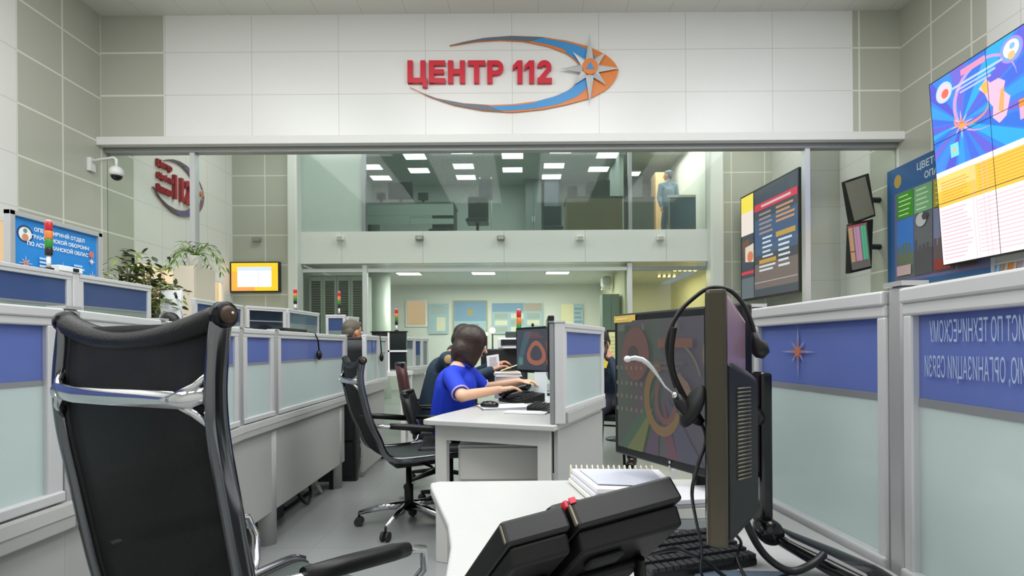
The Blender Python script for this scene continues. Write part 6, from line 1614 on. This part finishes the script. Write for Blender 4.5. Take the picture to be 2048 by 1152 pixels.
person('person in a pale blue shirt standing upstairs behind the balcony glass', J, SKIN2, LB, mat('trousers_slate', '#5a6878', .7), short_hair(P_, R_), 'long')
print('UPSTAIRS floor gap', zf - ZT)

# ================================================================== PLANTS
def leaf(mb, p, d, n, L, wd, m):
    d = Vector(d).normalized(); n = Vector(n); n = (n - d * n.dot(d))
    if n.length < 1e-4: n = d.orthogonal()
    n.normalize(); s = d.cross(n); p = Vector(p)
    mb.add([p, p + d * L * .35 + s * wd * .5 + n * L * .05, p + d * L * .7 + s * wd * .38, p + d * L - n * L * .08, p + d * L * .7 - s * wd * .38, p + d * L * .35 - s * wd * .5 + n * L * .05], [(0, 1, 2, 3, 4, 5)], m)
random.seed(21)
fc = Vector((-3.56, 4.78, 0))
t = thing('potted_ficus', 'leafy dark green ficus between the rear partitions and the left wall', 'plant', tuple(fc))
MB().lathe((fc.x, fc.y, 0), [(.15, 0), (.20, .34), (.21, .36), (.18, .36), (.17, .32)], mat('pot_cream', '#cfc7b5', .5), 24).build('pot', t)
st = MB(); tips = []
for i in range(9):
    a = 2 * PI * i / 9 + random.random(); rr = random.uniform(.10, .33); h = random.uniform(1.55, 1.90)
    e = Vector((fc.x + rr * math.cos(a), fc.y + rr * math.sin(a), h)); m_ = Vector((fc.x + rr * .35 * math.cos(a), fc.y + rr * .35 * math.sin(a), h * .62))
    st.tube([(fc.x, fc.y, .3), m_, e], [.014, .009, .004], mat('ficus_bark', '#6b5a44', .8), 6); tips.append((m_, e))
st.build('stem', t)
lf = MB(); LM = [mat('leaf_%d' % k, c, .45) for k, c in enumerate(('#3c4a1f', '#55642a', '#2b3517', '#6f7a3a'))]
for m_, e in tips:
    for q in range(150):
        u = random.uniform(-.25, 1.12); p = m_.lerp(e, u) + Vector((random.gauss(0, .085), random.gauss(0, .085), random.gauss(0, .07)))
        d = Vector((random.gauss(0, 1), random.gauss(0, 1), random.uniform(-.9, .6)))
        leaf(lf, p, d, (random.gauss(0, .4), random.gauss(0, .4), 1), random.uniform(.075, .125), random.uniform(.028, .045), random.choice(LM))
for q in range(190):   # trailing sprays on the right side of the crown
    p = Vector((-2.90 + random.uniform(-.12, .10), 4.15 + random.uniform(-.1, .25), random.uniform(1.33, 1.66)))
    d = Vector((random.gauss(0, 1), random.gauss(0, 1), random.uniform(-1, .4)))
    leaf(lf, p, d, (random.gauss(0, .5), random.gauss(0, .5), 1), random.uniform(.05, .085), random.uniform(.02, .03), random.choice(LM))
lf.build('foliage', t)
br = MB()
for q in range(5):
    e = Vector((-2.92 + .03 * q, 4.2 + .03 * q, 1.36 + .06 * q)); br.tube([(fc.x, fc.y, .9), (-3.25, 4.35, 1.5), (-3.0, 4.25, 1.62), e], [.007, .005, .004, .002], mat('ficus_bark', '#6b5a44', .8), 6)
br.build('branch', t)
# tall cabinet with a palm
a = WX(347, 600, -4.0); 
ca = W(349, 531, 6.2); cb = W(389, 531, 6.2)
t = thing('tall_cabinet', 'tall beige cabinet by the left glass post with a palm on top', 'cabinet', ((ca.x + cb.x) / 2, 6.4, 0))
MB().bx((ca.x, 6.22, 0), (cb.x, 6.62, ca.z), mat('cabinet_beige', '#cdc5b4', .5)).build('body', t, bevel=.004)
MB().bx((ca.x + .005, 6.2, .06), (cb.x - .005, 6.22, ca.z - .03), mat('cabinet_beige', '#cdc5b4', .5)).build('door', t)
pc = Vector(((ca.x + cb.x) / 2 - .0, 6.40, ca.z + .001))
t = thing('potted_palm', 'small arching palm in a white pot on top of the tall beige cabinet', 'plant', tuple(pc))
MB().lathe(tuple(pc), [(.06, 0), (.085, .13), (.09, .14), (.075, .14), (.07, .12)], WHITE, 18).build('pot', t)
fr = MB(); PM = [mat('palm_a', '#6f8f35', .5), mat('palm_b', '#557a2c', .5)]
for i in range(13):
    a_ = 2 * PI * i / 13 + random.uniform(-.2, .2); rch = random.uniform(.24, .36); hh = random.uniform(.08, .20)
    d = Vector((math.cos(a_), math.sin(a_), 0)); pts = []
    for k in range(7):
        u = k / 6; pts.append(pc + Vector((0, 0, .13)) + d * rch * u + Vector((0, 0, hh * 4 * u * (1 - u) * .9 - .12 * u * u * random.uniform(.6, 1.2))))
    fr.tube(pts, [.005, .005, .004, .004, .003, .002, .001], PM[i % 2], 5)
    for k in range(1, 7):
        for sd in (-1, 1):
            dd_ = (pts[k] - pts[k - 1]).normalized() * .6 + Vector((-d.y, d.x, 0)) * sd * .7 + Vector((0, 0, -.2))
            leaf(fr, pts[k], dd_, (0, 0, 1), .11, .02, PM[(i + k) % 2])
fr.build('fronds', t)
